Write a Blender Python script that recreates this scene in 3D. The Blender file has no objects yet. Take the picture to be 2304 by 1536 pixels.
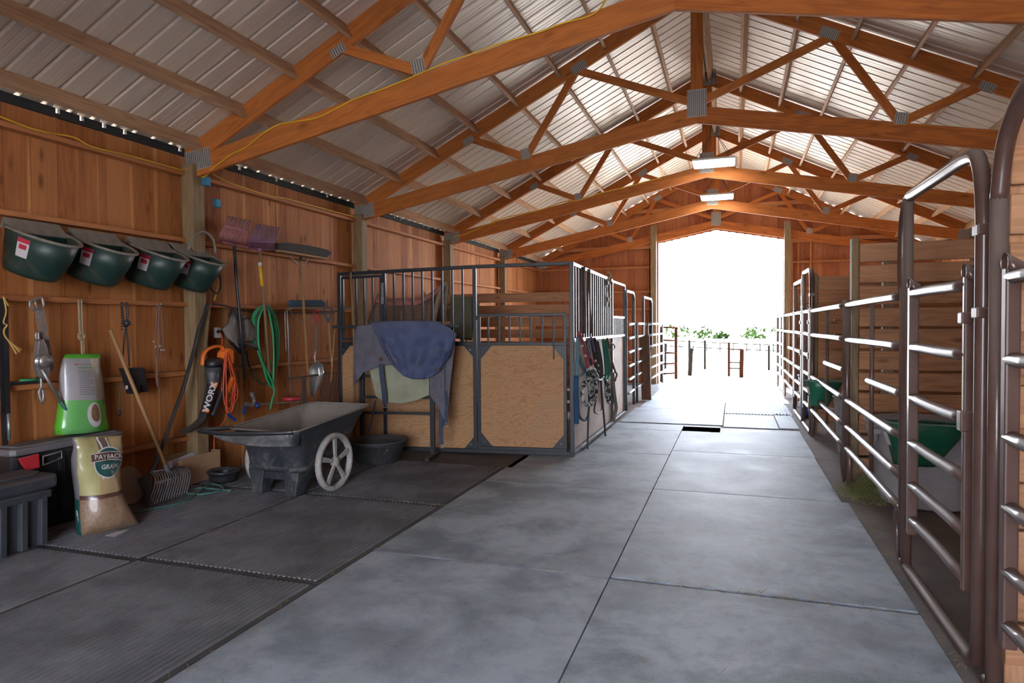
import bpy, bmesh, math, random
from mathutils import Vector, Matrix, noise as mn
random.seed(7)
S = bpy.context.scene
COL = S.collection
R = math.radians

# ---------------------------------------------------------------- camera
F, YAW, PITCH, ROLL, EYE = 1478.4, R(18.64), R(1.376), R(-0.404), 1.48
cd = bpy.data.cameras.new('camera')
cam = bpy.data.objects.new('camera', cd)
COL.objects.link(cam)
cd.sensor_width = 36.0
cd.lens = 36.0 * F / 2304
cd.clip_start, cd.clip_end = 0.05, 1500
fw = Vector((-math.sin(YAW) * math.cos(PITCH), math.cos(YAW) * math.cos(PITCH), -math.sin(PITCH)))
rt0 = Vector((math.cos(YAW), math.sin(YAW), 0))
dn0 = fw.cross(rt0)
# roll: image x axis / y axis (down)
rx = rt0 * math.cos(ROLL) - dn0 * math.sin(ROLL)
ry = rt0 * math.sin(ROLL) + dn0 * math.cos(ROLL)
rx.normalize(); ry.normalize()
cam.matrix_world = Matrix((( rx.x, -ry.x, -fw.x, 0), (rx.y, -ry.y, -fw.y, 0), (rx.z, -ry.z, -fw.z, EYE), (0, 0, 0, 1)))
S.camera = cam
EYEP = Vector((0, 0, EYE))

def ray(u, v):
    return fw + rx * ((u - 1152) / F) + ry * ((v - 768) / F)
def at(u, v, X=None, Y=None, Z=None, off=(0, 0, 0)):
    d = ray(u, v)
    if X is not None: t = X / d.x
    elif Y is not None: t = Y / d.y
    else: t = (Z - EYE) / d.z
    return EYEP + d * t + Vector(off)
def onp(u, v, p0, n):
    d = ray(u, v); p0 = Vector(p0); n = Vector(n)
    return EYEP + d * ((p0 - EYEP).dot(n) / d.dot(n))

# ---------------------------------------------------------------- world, sun, exposure
w = bpy.data.worlds.new('sky'); S.world = w; w.use_nodes = True
nt = w.node_tree; nt.nodes.clear()
bg = nt.nodes.new('ShaderNodeBackground'); wo = nt.nodes.new('ShaderNodeOutputWorld')
tc = nt.nodes.new('ShaderNodeTexCoord'); sp = nt.nodes.new('ShaderNodeSeparateXYZ'); cr = nt.nodes.new('ShaderNodeValToRGB')
nt.links.new(tc.outputs['Generated'], sp.inputs[0]); nt.links.new(sp.outputs['Z'], cr.inputs[0])
cr.color_ramp.elements[0].position = 0.0; cr.color_ramp.elements[0].color = (0.93, 0.95, 1.0, 1)
cr.color_ramp.elements[1].position = 0.7; cr.color_ramp.elements[1].color = (0.50, 0.67, 1.0, 1)
nt.links.new(cr.outputs[0], bg.inputs[0]); bg.inputs[1].default_value = 14.0
nt.links.new(bg.outputs[0], wo.inputs[0])
sd = bpy.data.lights.new('sun', 'SUN'); sd.energy = 34.0; sd.angle = R(0.6); sd.color = (1.0, 0.90, 0.75)
sun = bpy.data.objects.new('sun', sd); COL.objects.link(sun)
sdir = Vector((0.113, -1.0, -0.97)).normalized()
sun.rotation_euler = sdir.to_track_quat('-Z', 'Y').to_euler()
S.view_settings.view_transform = 'Standard'; S.view_settings.look = 'None'
S.view_settings.gamma = 1.0; S.view_settings.use_curve_mapping = False
S.view_settings.exposure = 0.84
S.cycles.max_bounces = 10; S.cycles.diffuse_bounces = 7; S.cycles.glossy_bounces = 4
S.cycles.use_denoising = True
S.cycles.sample_clamp_indirect = 8.0
def portal(loc, sx, sy, d):
    l = bpy.data.lights.new('portal', 'AREA'); l.shape = 'RECTANGLE'; l.size = sx; l.size_y = sy
    l.cycles.is_portal = True
    o = bpy.data.objects.new('portal', l); COL.objects.link(o); o.location = loc
    o.rotation_euler = Vector(d).to_track_quat('-Z', 'Y').to_euler()

# ---------------------------------------------------------------- node helpers
def newmat(name):
    m = bpy.data.materials.new(name); m.use_nodes = True
    n = m.node_tree; b = n.nodes['Principled BSDF']
    return m, n, b
def nd(n, t, **k):
    x = n.nodes.new(t)
    for a, v in k.items(): setattr(x, a, v)
    return x
def mth(n, op, a, b=None, c=None):
    x = nd(n, 'ShaderNodeMath', operation=op)
    for i, v in enumerate((a, b, c)):
        if v is None: continue
        if isinstance(v, (int, float)): x.inputs[i].default_value = v
        else: n.links.new(v, x.inputs[i])
    return x.outputs[0]
def mix(n, f, a, b):
    x = nd(n, 'ShaderNodeMix', data_type='RGBA')
    for i, v in ((0, f), (6, a), (7, b)):
        if isinstance(v, (int, float)): x.inputs[i].default_value = v
        elif isinstance(v, tuple): x.inputs[i].default_value = (v[0], v[1], v[2], 1)
        else: n.links.new(v, x.inputs[i])
    return x.outputs[2]
def ramp(n, f, lo, hi):
    x = nd(n, 'ShaderNodeMapRange'); x.inputs[1].default_value = lo; x.inputs[2].default_value = hi
    n.links.new(f, x.inputs[0]); return x.outputs[0]
def noi(n, vec, sc, det=3, rough=0.55, dist=0.0):
    x = nd(n, 'ShaderNodeTexNoise'); x.inputs['Scale'].default_value = sc; x.inputs['Detail'].default_value = det
    x.inputs['Roughness'].default_value = rough; x.inputs['Distortion'].default_value = dist
    if vec is not None: n.links.new(vec, x.inputs['Vector'])
    return x.outputs['Fac']
def vmul(n, vec, s):
    x = nd(n, 'ShaderNodeVectorMath', operation='MULTIPLY'); n.links.new(vec, x.inputs[0]); x.inputs[1].default_value = s
    return x.outputs[0]
def bump(n, b, h, st, dist=0.01):
    x = nd(n, 'ShaderNodeBump'); x.inputs['Strength'].default_value = st; x.inputs['Distance'].default_value = dist
    n.links.new(h, x.inputs['Height']); n.links.new(x.outputs[0], b.inputs['Normal'])
def objvec(n):
    # object-space position (vertex positions kept in metres) plus the piece's own random offset
    t = nd(n, 'ShaderNodeTexCoord'); a = nd(n, 'ShaderNodeAttribute'); a.attribute_name = 'rnd'
    v = nd(n, 'ShaderNodeVectorMath', operation='MULTIPLY_ADD'); n.links.new(a.outputs['Color'], v.inputs[0])
    v.inputs[1].default_value = (31, 17, 23); n.links.new(t.outputs['Object'], v.inputs[2])
    return v.outputs[0], a.outputs['Fac']
def upface(n, lo=0.2, hi=0.9):
    g = nd(n, 'ShaderNodeNewGeometry'); s = nd(n, 'ShaderNodeSeparateXYZ'); n.links.new(g.outputs['Normal'], s.inputs[0])
    return ramp(n, s.outputs['Z'], lo, hi)

def wood(name, dark, mid, light, grain=1.0, knots=1.0, rough=0.72, var=0.35, dust=0.0, streak=0.0, greyamt=0.0):
    m, n, b = newmat(name)
    uv = nd(n, 'ShaderNodeUVMap'); at_ = nd(n, 'ShaderNodeAttribute'); at_.attribute_name = 'rnd'
    off = nd(n, 'ShaderNodeVectorMath', operation='MULTIPLY_ADD')
    n.links.new(at_.outputs['Color'], off.inputs[0]); off.inputs[1].default_value = (37, 19, 11); n.links.new(uv.outputs[0], off.inputs[2])
    v = off.outputs[0]
    fine = noi(n, vmul(n, v, (1.5, 26, 1)), 2.0, 4, 0.6)
    broad = noi(n, vmul(n, v, (0.55, 5.0, 1)), 1.3, 3, 0.5, 0.6)
    rings = mth(n, 'SINE', mth(n, 'MULTIPLY', broad, 46.0))
    rings = ramp(n, rings, -1, 1)
    g = mth(n, 'ADD', mth(n, 'MULTIPLY', fine, 0.45), mth(n, 'MULTIPLY', rings, 0.28 * grain))
    g = ramp(n, g, 0.12, 0.62)
    c = mix(n, g, dark, mid)
    rv = nd(n, 'ShaderNodeTexWhiteNoise', noise_dimensions='1D'); n.links.new(at_.outputs['Fac'], rv.inputs['W'])
    c = mix(n, mth(n, 'MULTIPLY', rv.outputs['Value'], var), c, light)
    if streak:
        sx = noi(n, vmul(n, v, (0.10, 7.0, 1)), 1.6, 1, 0.4)
        c = mix(n, mth(n, 'MULTIPLY', ramp(n, sx, 0.64, 0.67), streak), c, light)
    if knots:
        vo = nd(n, 'ShaderNodeTexVoronoi'); vo.inputs['Scale'].default_value = 1.0; vo.inputs['Randomness'].default_value = 1.0
        n.links.new(vmul(n, v, (2.1, 6.0, 1)), vo.inputs['Vector'])
        k = ramp(n, vo.outputs['Distance'], 0.17, 0.06)
        c = mix(n, mth(n, 'MULTIPLY', k, 0.62 * knots), c, (dark[0] * .28, dark[1] * .22, dark[2] * .22))
    if greyamt:
        c = mix(n, mth(n, 'MULTIPLY', ramp(n, noi(n, vmul(n, v, (1.2, 9, 1)), 2.0, 4), 0.35, 0.65), greyamt), c, (0.20, 0.165, 0.13))
    if dust:
        c = mix(n, mth(n, 'MULTIPLY', upface(n, 0.4, 0.9), dust), c, (0.26, 0.22, 0.18))
    n.links.new(c, b.inputs['Base Color']); b.inputs['Roughness'].default_value = rough
    b.inputs['Specular IOR Level'].default_value = 0.3
    bump(n, b, fine, 0.35, 0.004)
    return m
def plain(name, col, rough=0.6, metal=0.0, dust=0.0, dustcol=(0.27, 0.23, 0.19), mottle=0.15, scale=9.0, spec=0.5, scratch=0.0, bmp=0.0, coat=0.0, side=0.3, smear=None):
    m, n, b = newmat(name)
    v, f = objvec(n)
    a = noi(n, v, scale, 5, 0.62)
    c = mix(n, mth(n, 'MULTIPLY', ramp(n, a, 0.3, 0.7), mottle), col, tuple(min(1, x * 1.7 + 0.02) for x in col))
    rg = rough
    if dust:
        d1 = mth(n, 'MULTIPLY', upface(n, 0.15, 0.85), 0.92)
        d2 = ramp(n, noi(n, v, scale * 0.55, 5, 0.65), 0.42, 0.66)
        d = mth(n, 'MINIMUM', mth(n, 'MULTIPLY', mth(n, 'ADD', d1, mth(n, 'MULTIPLY', d2, side)), dust), 1.0)
        c = mix(n, d, c, dustcol)
        x = nd(n, 'ShaderNodeMapRange'); n.links.new(d, x.inputs[0]); x.inputs[3].default_value = rough; x.inputs[4].default_value = 0.9
        n.links.new(x.outputs[0], b.inputs['Roughness'])
    else:
        b.inputs['Roughness'].default_value = rough
    if smear:
        sm_ = ramp(n, noi(n, v, smear[1], 5, 0.7, 0.6), 0.5, 0.62)
        c = mix(n, mth(n, 'MULTIPLY', sm_, smear[0]), c, smear[2])
    if scratch:
        s = ramp(n, noi(n, vmul(n, v, (1, 1, 0.25)), 26, 6, 0.75), 0.60, 0.72)
        c = mix(n, mth(n, 'MULTIPLY', s, scratch), c, (0.36, 0.36, 0.36))
    n.links.new(c, b.inputs['Base Color']); b.inputs['Metallic'].default_value = metal
    b.inputs['Specular IOR Level'].default_value = spec
    if coat: b.inputs['Coat Weight'].default_value = coat; b.inputs['Coat Roughness'].default_value = 0.12
    if bmp: bump(n, b, a, bmp, 0.01)
    return m
def emit(name, col, st):
    m, n, b = newmat(name); b.inputs['Base Color'].default_value = (0.8, 0.8, 0.8, 1)
    b.inputs['Emission Color'].default_value = (*col, 1); b.inputs['Emission Strength'].default_value = st
    return m

# ---------------------------------------------------------------- mesh builder
class MB:
    def __init__(s): s.v = []; s.f = []; s.uv = []; s.r = []; s.mi = []; s.sm = []
    def face(s, idx, uvs, rnd, mi=0, sm=False):
        s.f.append(idx); s.uv.append(uvs); s.r.append(rnd); s.mi.append(mi); s.sm.append(sm)
    def add(s, p): s.v.append(Vector(p)); return len(s.v) - 1
    def box(s, c, size, M=None, mi=0, rnd=None, long=None):
        c = Vector(c); hx, hy, hz = [x / 2 for x in size]
        M = M or Matrix.Identity(3); rnd = random.random() if rnd is None else rnd
        loc = [(-hx, -hy, -hz), (hx, -hy, -hz), (hx, hy, -hz), (-hx, hy, -hz), (-hx, -hy, hz), (hx, -hy, hz), (hx, hy, hz), (-hx, hy, hz)]
        b0 = len(s.v)
        for l in loc: s.v.append(c + M @ Vector(l))
        L = long if long is not None else max(range(3), key=lambda i: size[i])
        for q, ax in (((0, 3, 2, 1), 2), ((4, 5, 6, 7), 2), ((0, 1, 5, 4), 1), ((2, 3, 7, 6), 1), ((1, 2, 6, 5), 0), ((3, 0, 4, 7), 0)):
            o = [i for i in range(3) if i != ax]
            if L in o: a = L; bb = [i for i in o if i != L][0]
            else: a, bb = o
            s.face([b0 + i for i in q], [(loc[i][a], loc[i][bb] + ax * 0.37) for i in q], rnd, mi)
        return s
    def beam(s, p0, p1, w, h, up=(0, 0, 1), mi=0, rnd=None):
        # w across, h along 'up'
        p0 = Vector(p0); p1 = Vector(p1); d = p1 - p0; L = d.length; y = d.normalized(); up = Vector(up)
        x = y.cross(up)
        if x.length < 1e-5: x = y.cross(Vector((1, 0, 0)))
        x.normalize(); z = x.cross(y)
        M = Matrix((x, y, z)).transposed()
        return s.box((p0 + p1) / 2, (w, L, h), M, mi, rnd, long=1)
    def tube(s, pts, r, n=10, closed=False, caps=True, mi=0, rnd=None, flat=None):
        pts = [Vector(p) for p in pts]; rnd = random.random() if rnd is None else rnd
        N = len(pts); rs = r if isinstance(r, (list, tuple)) else [r] * N
        rings = []; prev = None; acc = 0
        for i, p in enumerate(pts):
            if closed: d = pts[(i + 1) % N] - pts[i - 1]
            else: d = pts[min(i + 1, N - 1)] - pts[max(i - 1, 0)]
            if d.length < 1e-9: d = Vector((0, 0, 1))
            d.normalize()
            if prev is None:
                a = d.cross(Vector((0, 0, 1)))
                if a.length < 1e-3: a = d.cross(Vector((0, 1, 0)))
                a.normalize()
            else:
                a = prev - d * prev.dot(d)
                if a.length < 1e-6: a = d.cross(Vector((0, 1, 0)))
                a.normalize()
            prev = a; bb = d.cross(a)
            if i: acc += (p - pts[i - 1]).length
            k = flat or 1.0
            rings.append(([s.add(p + (a * math.cos(2 * math.pi * j / n) + bb * math.sin(2 * math.pi * j / n) * k) * rs[i]) for j in range(n)], acc))
        M = N if closed else N - 1
        for i in range(M):
            A, a0 = rings[i]; B, b0 = rings[(i + 1) % N]
            if b0 < a0: b0 = a0 + (pts[0] - pts[-1]).length
            for j in range(n):
                k = (j + 1) % n
                s.face([A[j], A[k], B[k], B[j]], [(a0, j * .02), (a0, (j + 1) * .02), (b0, (j + 1) * .02), (b0, j * .02)], rnd, mi, True)
        if caps and not closed:
            s.face(list(reversed(rings[0][0])), [(0, 0)] * n, rnd, mi); s.face(list(rings[-1][0]), [(0, 0)] * n, rnd, mi)
        return s
    def lathe(s, prof, c, axis=(0, 0, 1), n=24, a0=0, a1=360, mi=0, sx=1.0, sy=1.0, xd=None, rnd=None):
        c = Vector(c); z = Vector(axis).normalized()
        x = Vector(xd) if xd else (Vector((1, 0, 0)) if abs(z.x) < .9 else Vector((0, 1, 0)))
        x = (x - z * x.dot(z)).normalized(); y = z.cross(x); rnd = random.random() if rnd is None else rnd
        full = abs(a1 - a0) >= 360; m = n if full else n + 1
        rg = []
        for r_, h in prof:
            rg.append([s.add(c + z * h + x * (r_ * sx * math.cos(R(a0 + (a1 - a0) * j / n))) + y * (r_ * sy * math.sin(R(a0 + (a1 - a0) * j / n)))) for j in range(m)])
        for i in range(len(prof) - 1):
            for j in range(n):
                k = (j + 1) % m
                s.face([rg[i][j], rg[i][k], rg[i + 1][k], rg[i + 1][j]], [(j * .05, prof[i][1]), ((j + 1) * .05, prof[i][1]), ((j + 1) * .05, prof[i + 1][1]), (j * .05, prof[i + 1][1])], rnd, mi, True)
        return s
    def grid(s, fn, nu, nv, mi=0, rnd=None, sm=True, closeu=False):
        rnd = random.random() if rnd is None else rnd; b0 = len(s.v)
        for i in range(nu + 1):
            for j in range(nv + 1): s.v.append(Vector(fn(i / nu, j / nv)))
        for i in range(nu):
            for j in range(nv):
                a = b0 + i * (nv + 1) + j
                s.face([a, a + nv + 1, a + nv + 2, a + 1], [(i / nu, j / nv), ((i + 1) / nu, j / nv), ((i + 1) / nu, (j + 1) / nv), (i / nu, (j + 1) / nv)], rnd, mi, sm)
        return s
    def prism(s, poly, ex, mi=0, rnd=None):
        rnd = random.random() if rnd is None else rnd; ex = Vector(ex); n = len(poly)
        A = [s.add(p) for p in poly]; B = [s.add(Vector(p) + ex) for p in poly]
        P0 = Vector(poly[0]); nrm = ex.normalized(); x = (Vector(poly[1]) - P0).normalized(); y = nrm.cross(x)
        uv = [((Vector(p) - P0).dot(x), (Vector(p) - P0).dot(y)) for p in poly]
        s.face(list(reversed(A)), list(reversed(uv)), rnd, mi); s.face(B, uv, rnd, mi)
        acc = 0
        for i in range(n):
            k = (i + 1) % n; l = (Vector(poly[k]) - Vector(poly[i])).length
            s.face([A[i], A[k], B[k], B[i]], [(acc, 0), (acc + l, 0), (acc + l, ex.length), (acc, ex.length)], rnd, mi); acc += l
        return s
    def loft(s, rings, mi=0, rnd=None, capb=False, capt=False, sm=True):
        # rings: closed loops with equal counts
        rnd = random.random() if rnd is None else rnd
        rg = [[s.add(p) for p in r_] for r_ in rings]; n = len(rg[0])
        for i in range(len(rg) - 1):
            for j in range(n):
                k = (j + 1) % n
                s.face([rg[i][j], rg[i][k], rg[i + 1][k], rg[i + 1][j]], [(j * .05, i * .1), ((j + 1) * .05, i * .1), ((j + 1) * .05, (i + 1) * .1), (j * .05, (i + 1) * .1)], rnd, mi, sm)
        if capb: s.face(list(reversed(rg[0])), [(0, 0)] * n, rnd, mi)
        if capt: s.face(rg[-1], [(0, 0)] * n, rnd, mi)
        return s
    def build(s, name, mats, parent=None, bev=0.0, solid=0.0, sub=0, fixn=True):
        me = bpy.data.meshes.new(name)
        o = bpy.data.objects.new(name, me)
        off = parent.matrix_world.inverted() if parent is not None else Matrix.Identity(4)
        me.from_pydata([off @ v for v in s.v], [], s.f)
        uvl = me.uv_layers.new(name='UVMap'); k = 0
        flat = []
        for u in s.uv:
            for a in u: flat += [a[0], a[1]]
        uvl.data.foreach_set('uv', flat)
        ca = me.attributes.new('rnd', 'FLOAT_COLOR', 'CORNER'); cl = []
        for i, f in enumerate(s.f):
            q = s.r[i]
            for _ in f: cl += [q, (q * 7.13) % 1, (q * 3.77) % 1, 1]
        ca.data.foreach_set('color', cl)
        me.polygons.foreach_set('use_smooth', s.sm); me.polygons.foreach_set('material_index', s.mi)
        for m in (mats if isinstance(mats, (list, tuple)) else [mats]): me.materials.append(m)
        COL.objects.link(o)
        if parent is not None: o.parent = parent
        if fixn:
            bm = bmesh.new(); bm.from_mesh(me); bmesh.ops.recalc_face_normals(bm, faces=bm.faces); bm.to_mesh(me); bm.free()
        if solid: md = o.modifiers.new('s', 'SOLIDIFY'); md.thickness = solid; md.offset = 0
        if sub: md = o.modifiers.new('u', 'SUBSURF'); md.levels = md.render_levels = sub
        if bev: md = o.modifiers.new('b', 'BEVEL'); md.width = bev; md.segments = 2; md.limit_method = 'ANGLE'; md.angle_limit = R(40)
        return o

def tag(o, label, cat, group=None):
    o['label'] = label; o['category'] = cat
    if group: o['group'] = group
    return o
def thing(name, label, cat, loc=(0, 0, 0), rz=0.0, group=None):
    o = bpy.data.objects.new(name, None); COL.objects.link(o); o.empty_display_size = 0.05
    o.location = Vector(loc); o.rotation_euler = (0, 0, rz)
    o.matrix_world = Matrix.Translation(Vector(loc)) @ Matrix.Rotation(rz, 4, 'Z')
    return tag(o, label, cat, group)
def solo(name, mb, mat, label, cat, loc=None, group=None, **k):
    # one-mesh thing with its origin at loc
    if loc is not None:
        for i in range(len(mb.v)): mb.v[i] = mb.v[i] - Vector(loc)
    o = mb.build(name, mat, None, **k)
    if loc is not None: o.location = Vector(loc); o.matrix_world = Matrix.Translation(Vector(loc))
    return tag(o, label, cat, group)
def struct(o): o['kind'] = 'structure'; return o
def dup(root, loc, rz=None, label=None, group=None):
    r_ = root.copy(); COL.objects.link(r_); r_.location = Vector(loc)
    if rz is not None: r_.rotation_euler = (0, 0, rz)
    r_.matrix_world = Matrix.Translation(Vector(loc)) @ Matrix.Rotation(rz or 0.0, 4, 'Z')
    if label: r_['label'] = label
    if group: r_['group'] = group
    for ch in list(root.children):
        c = ch.copy(); COL.objects.link(c); c.parent = r_
        for g in ch.children:
            d = g.copy(); COL.objects.link(d); d.parent = c
    return r_
def smooth(pts, k=6, closed=False):
    # Catmull-Rom through points
    P_ = [Vector(p) for p in pts]; N = len(P_); out = []
    for i in range(N if closed else N - 1):
        a = P_[(i - 1) % N] if closed else P_[max(i - 1, 0)]; b = P_[i]; c = P_[(i + 1) % N]; d = P_[(i + 2) % N] if closed else P_[min(i + 2, N - 1)]
        for j in range(k):
            t = j / k
            out.append(0.5 * ((2 * b) + (c - a) * t + (2 * a - 5 * b + 4 * c - d) * t * t + (3 * b - a - 3 * c + d) * t ** 3))
    if not closed: out.append(P_[-1])
    return out
def text(txt, name, M, size, mat, parent, align='CENTER', ext=0.0008, sx=1.0, bold=0.0):
    cu = bpy.data.curves.new(name, 'FONT'); cu.body = txt; cu.size = size; cu.align_x = align; cu.align_y = 'CENTER'
    cu.extrude = ext; cu.offset = bold; cu.resolution_u = 3
    tmp = bpy.data.objects.new('t', cu); COL.objects.link(tmp)
    bpy.context.view_layer.update()
    me = bpy.data.meshes.new_from_object(tmp.evaluated_get(bpy.context.evaluated_depsgraph_get()))
    bpy.data.objects.remove(tmp)
    M = M @ Matrix.Diagonal((sx, 1, 1, 1))
    me.transform(parent.matrix_world.inverted() @ M if parent else M)
    me.materials.clear(); me.materials.append(mat)
    o = bpy.data.objects.new(name, me); COL.objects.link(o)
    if parent: o.parent = parent
    return o
def frameM(o, x, y):
    x = Vector(x).normalized(); y = Vector(y); y = (y - x * y.dot(x)).normalized(); z = x.cross(y)
    M = Matrix((x, y, z)).transposed().to_4x4(); M.translation = Vector(o); return M
# ---------------------------------------------------------------- materials of the building
M_board = wood('wall_board_wood', (0.22, 0.062, 0.016), (0.43, 0.143, 0.040), (0.60, 0.27, 0.095), grain=0.7, knots=1.0, var=0.5, streak=0.8)
M_endboard = wood('end_board_wood', (0.18, 0.050, 0.018), (0.42, 0.135, 0.050), (0.50, 0.20, 0.085), grain=0.7, knots=0.9, var=0.5)
M_girt = wood('girt_wood', (0.28, 0.095, 0.030), (0.50, 0.185, 0.062), (0.60, 0.28, 0.12), grain=0.8, knots=0.5, var=0.4, dust=0.5)
M_truss = wood('truss_wood', (0.28, 0.075, 0.014), (0.54, 0.165, 0.032), (0.64, 0.25, 0.065), grain=0.8, knots=0.7, var=0.3)
M_purlin = wood('purlin_wood', (0.42, 0.23, 0.12), (0.62, 0.41, 0.245), (0.64, 0.36, 0.18), grain=0.9, knots=0.5, var=0.4, greyamt=0.3)
M_post = wood('treated_post_wood', (0.17, 0.11, 0.05), (0.30, 0.215, 0.12), (0.33, 0.24, 0.15), grain=0.8, knots=0.4, var=0.3)
M_plank = wood('stall_plank_wood', (0.32, 0.135, 0.06), (0.56, 0.275, 0.135), (0.60, 0.36, 0.20), grain=0.9, knots=1.0, var=0.45, greyamt=0.22, dust=0.3)
M_plate = plain('galvanised_plate', (0.34, 0.325, 0.30), rough=0.6, metal=0.3, mottle=0.5, scale=60)
M_tooth = plain('plate_slots', (0.13, 0.115, 0.10), rough=0.8, mottle=0.2)
M_conc = plain('packed_dirt_concrete', (0.15, 0.13, 0.115), rough=0.95, mottle=0.5, scale=3.0, bmp=0.5)
M_sand = plain('pale_sand_ground', (0.52, 0.47, 0.40), rough=1.0, mottle=0.3, scale=1.5)
M_flash = plain('dark_closure', (0.03, 0.03, 0.03), rough=0.8)

def roofmat():
    m, n, b = newmat('roof_sheet_metal')
    v, f = objvec(n)
    st = noi(n, vmul(n, v, (0.25, 3.0, 0.25)), 1.5, 3, 0.5)
    c = mix(n, ramp(n, st, 0.3, 0.7), (0.66, 0.55, 0.43), (0.73, 0.63, 0.51))
    big = noi(n, v, 0.8, 3)
    c = mix(n, mth(n, 'MULTIPLY', ramp(n, big, 0.5, 0.75), 0.22), c, (0.42, 0.36, 0.30))
    n.links.new(c, b.inputs['Base Color']); b.inputs['Metallic'].default_value = 0.12
    b.inputs['Roughness'].default_value = 0.40
    return m
M_roof = roofmat()
def matrub(name, ribbed, col, col2):
    m, n, b = newmat(name)
    v, f = objvec(n)
    a = noi(n, v, 2.2, 6, 0.6, 0.3); a2 = noi(n, v, 11, 5, 0.65); fine = noi(n, v, 130, 2, 0.5)
    c = mix(n, ramp(n, a, 0.38, 0.60), col, col2)
    st_ = noi(n, v, 0.9, 4, 0.6, 0.8)
    c = mix(n, mth(n, 'MULTIPLY', ramp(n, st_, 0.52, 0.68), 0.45), c, (col[0] * .95, col[1] * .78, col[2] * .72))
    c = mix(n, mth(n, 'MULTIPLY', ramp(n, a2, 0.5, 0.75), 0.45), c, tuple(x * 0.62 for x in col))
    c = mix(n, mth(n, 'MULTIPLY', ramp(n, fine, 0.55, 0.75), 0.25), c, tuple(min(1, x * 1.5) for x in col2))
    c = mix(n, mth(n, 'MULTIPLY', f, 0.25), c, tuple(x * 1.35 for x in col2))
    n.links.new(c, b.inputs['Base Color'])
    x = nd(n, 'ShaderNodeMapRange'); n.links.new(a, x.inputs[0]); x.inputs[3].default_value = 0.48; x.inputs[4].default_value = 0.75
    n.links.new(x.outputs[0], b.inputs['Roughness'])
    b.inputs['Specular IOR Level'].default_value = 0.45
    bump(n, b, a2, 0.25, 0.006)
    return m
M_mat = matrub('smooth_rubber', False, (0.155, 0.186, 0.215), (0.36, 0.415, 0.46))
M_rib = matrub('ribbed_rubber', True, (0.105, 0.107, 0.118), (0.21, 0.212, 0.228))
M_rib.name = 'ribbed_rubber'
M_darkmat = matrub('dark_rubber', False, (0.042, 0.041, 0.042), (0.075, 0.073, 0.072))

# ---------------------------------------------------------------- building shell
XC, XL, XR, YN, YE = -0.41, -5.05, 4.23, -3.6, 17.0
def roofz(X, extra=0.0): return 5.52 - 0.5 * abs(X - XC) + extra
def chord_top(X): return 3.84 + 0.20 - 0.193 * abs(X - XC)

fl = MB(); fl.box((XC, (YN + 18.5) / 2, -0.05), (9.3, 18.5 - YN, 0.07)); struct(fl.build('floor', M_conc))
gr = MB(); gr.box((0, 60, -0.13), (400, 400, 0.05)); struct(gr.build('ground', M_sand))

def board_wall(mb, axis, c, a0, a1, zb, zt, outward, w=0.215, holes=(), fn=None):
    a = a0
    while a < a1 - 0.01:
        ww = min(w * random.uniform(0.93, 1.07), a1 - a)
        mid = a + ww / 2; top = fn(mid) if fn else zt
        segs = [(zb, top)]
        for (h0, h1, hz0, hzf) in holes:
            if h0 <= mid <= h1: segs = [(hzf(mid), top)]
        for z0, z1 in segs:
            if z1 - z0 < 0.02: continue
            t = 0.022 + random.uniform(-.002, .002)
            ctr = c + outward * (0.012 + random.uniform(0, .004))
            if axis == 'Y': mb.box((ctr, mid, (z0 + z1) / 2), (t, ww - 0.0035, z1 - z0), long=2)
            else: mb.box((mid, ctr, (z0 + z1) / 2), (ww + (0.0 if random.random() < .04 else 0.01), t, z1 - z0), long=2)
        a += ww
def backing(mb, axis, c, a0, a1, zb, zt):
    if axis == 'Y': mb.box((c, (a0 + a1) / 2, (zb + zt) / 2), (0.008, a1 - a0, zt - zb), mi=1)
    else: mb.box(((a0 + a1) / 2, c, (zb + zt) / 2), (a1 - a0, 0.008, zt - zb), mi=1)

wl = MB(); board_wall(wl, 'Y', XL, YN - .05, YE + .06, -0.02, 3.15, -1); backing(wl, 'Y', XL - 0.035, YN - .05, YE + .06, -0.02, 3.12)
wall_left = struct(wl.build('wall_left', [M_board, M_flash]))
wr = MB(); board_wall(wr, 'Y', XR, YN - .05, YE + .06, -0.02, 3.15, 1); backing(wr, 'Y', XR + 0.035, YN - .05, YE + .06, -0.02, 3.12)
wall_right = struct(wr.build('wall_right', [M_board, M_flash]))
DX0, DX1 = -1.83, 1.13
we = MB(); board_wall(we, 'X', YE, XL, XR, -0.02, 0, 1, w=0.19, holes=((DX0, DX1, 0, lambda x: 3.80 - 0.193 * abs(x - XC)),), fn=lambda x: roofz(x) - 0.02)
for xa, xb, zb, zt_ in ((XL, DX0, 0, 3.1), (DX1, XR, 0, 3.1)): we.box(((xa + xb) / 2, YE + .045, (zb + zt_) / 2), (xb - xa, .006, zt_ - zb), mi=1)
we.prism([(XL + .3, YE + .043, 3.1), (DX0, YE + .043, 3.1), (DX0, YE + .043, 3.53), (XC, YE + .043, 3.80), (DX1, YE + .043, 3.5), (DX1, YE + .043, 3.1), (XR - .3, YE + .043, 3.1), (XC, YE + .043, 5.43)], (0, .006, 0), mi=1)
wall_end = struct(we.build('wall_back', [M_endboard, M_flash]))
wn = MB(); board_wall(wn, 'X', YN, XL, XR, -0.02, 0, -1, w=0.19, holes=((-2.0, 1.2, 0, lambda x: 2.9),), fn=lambda x: roofz(x) - 0.02)
wall_front = struct(wn.build('wall_front', M_endboard))

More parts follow.
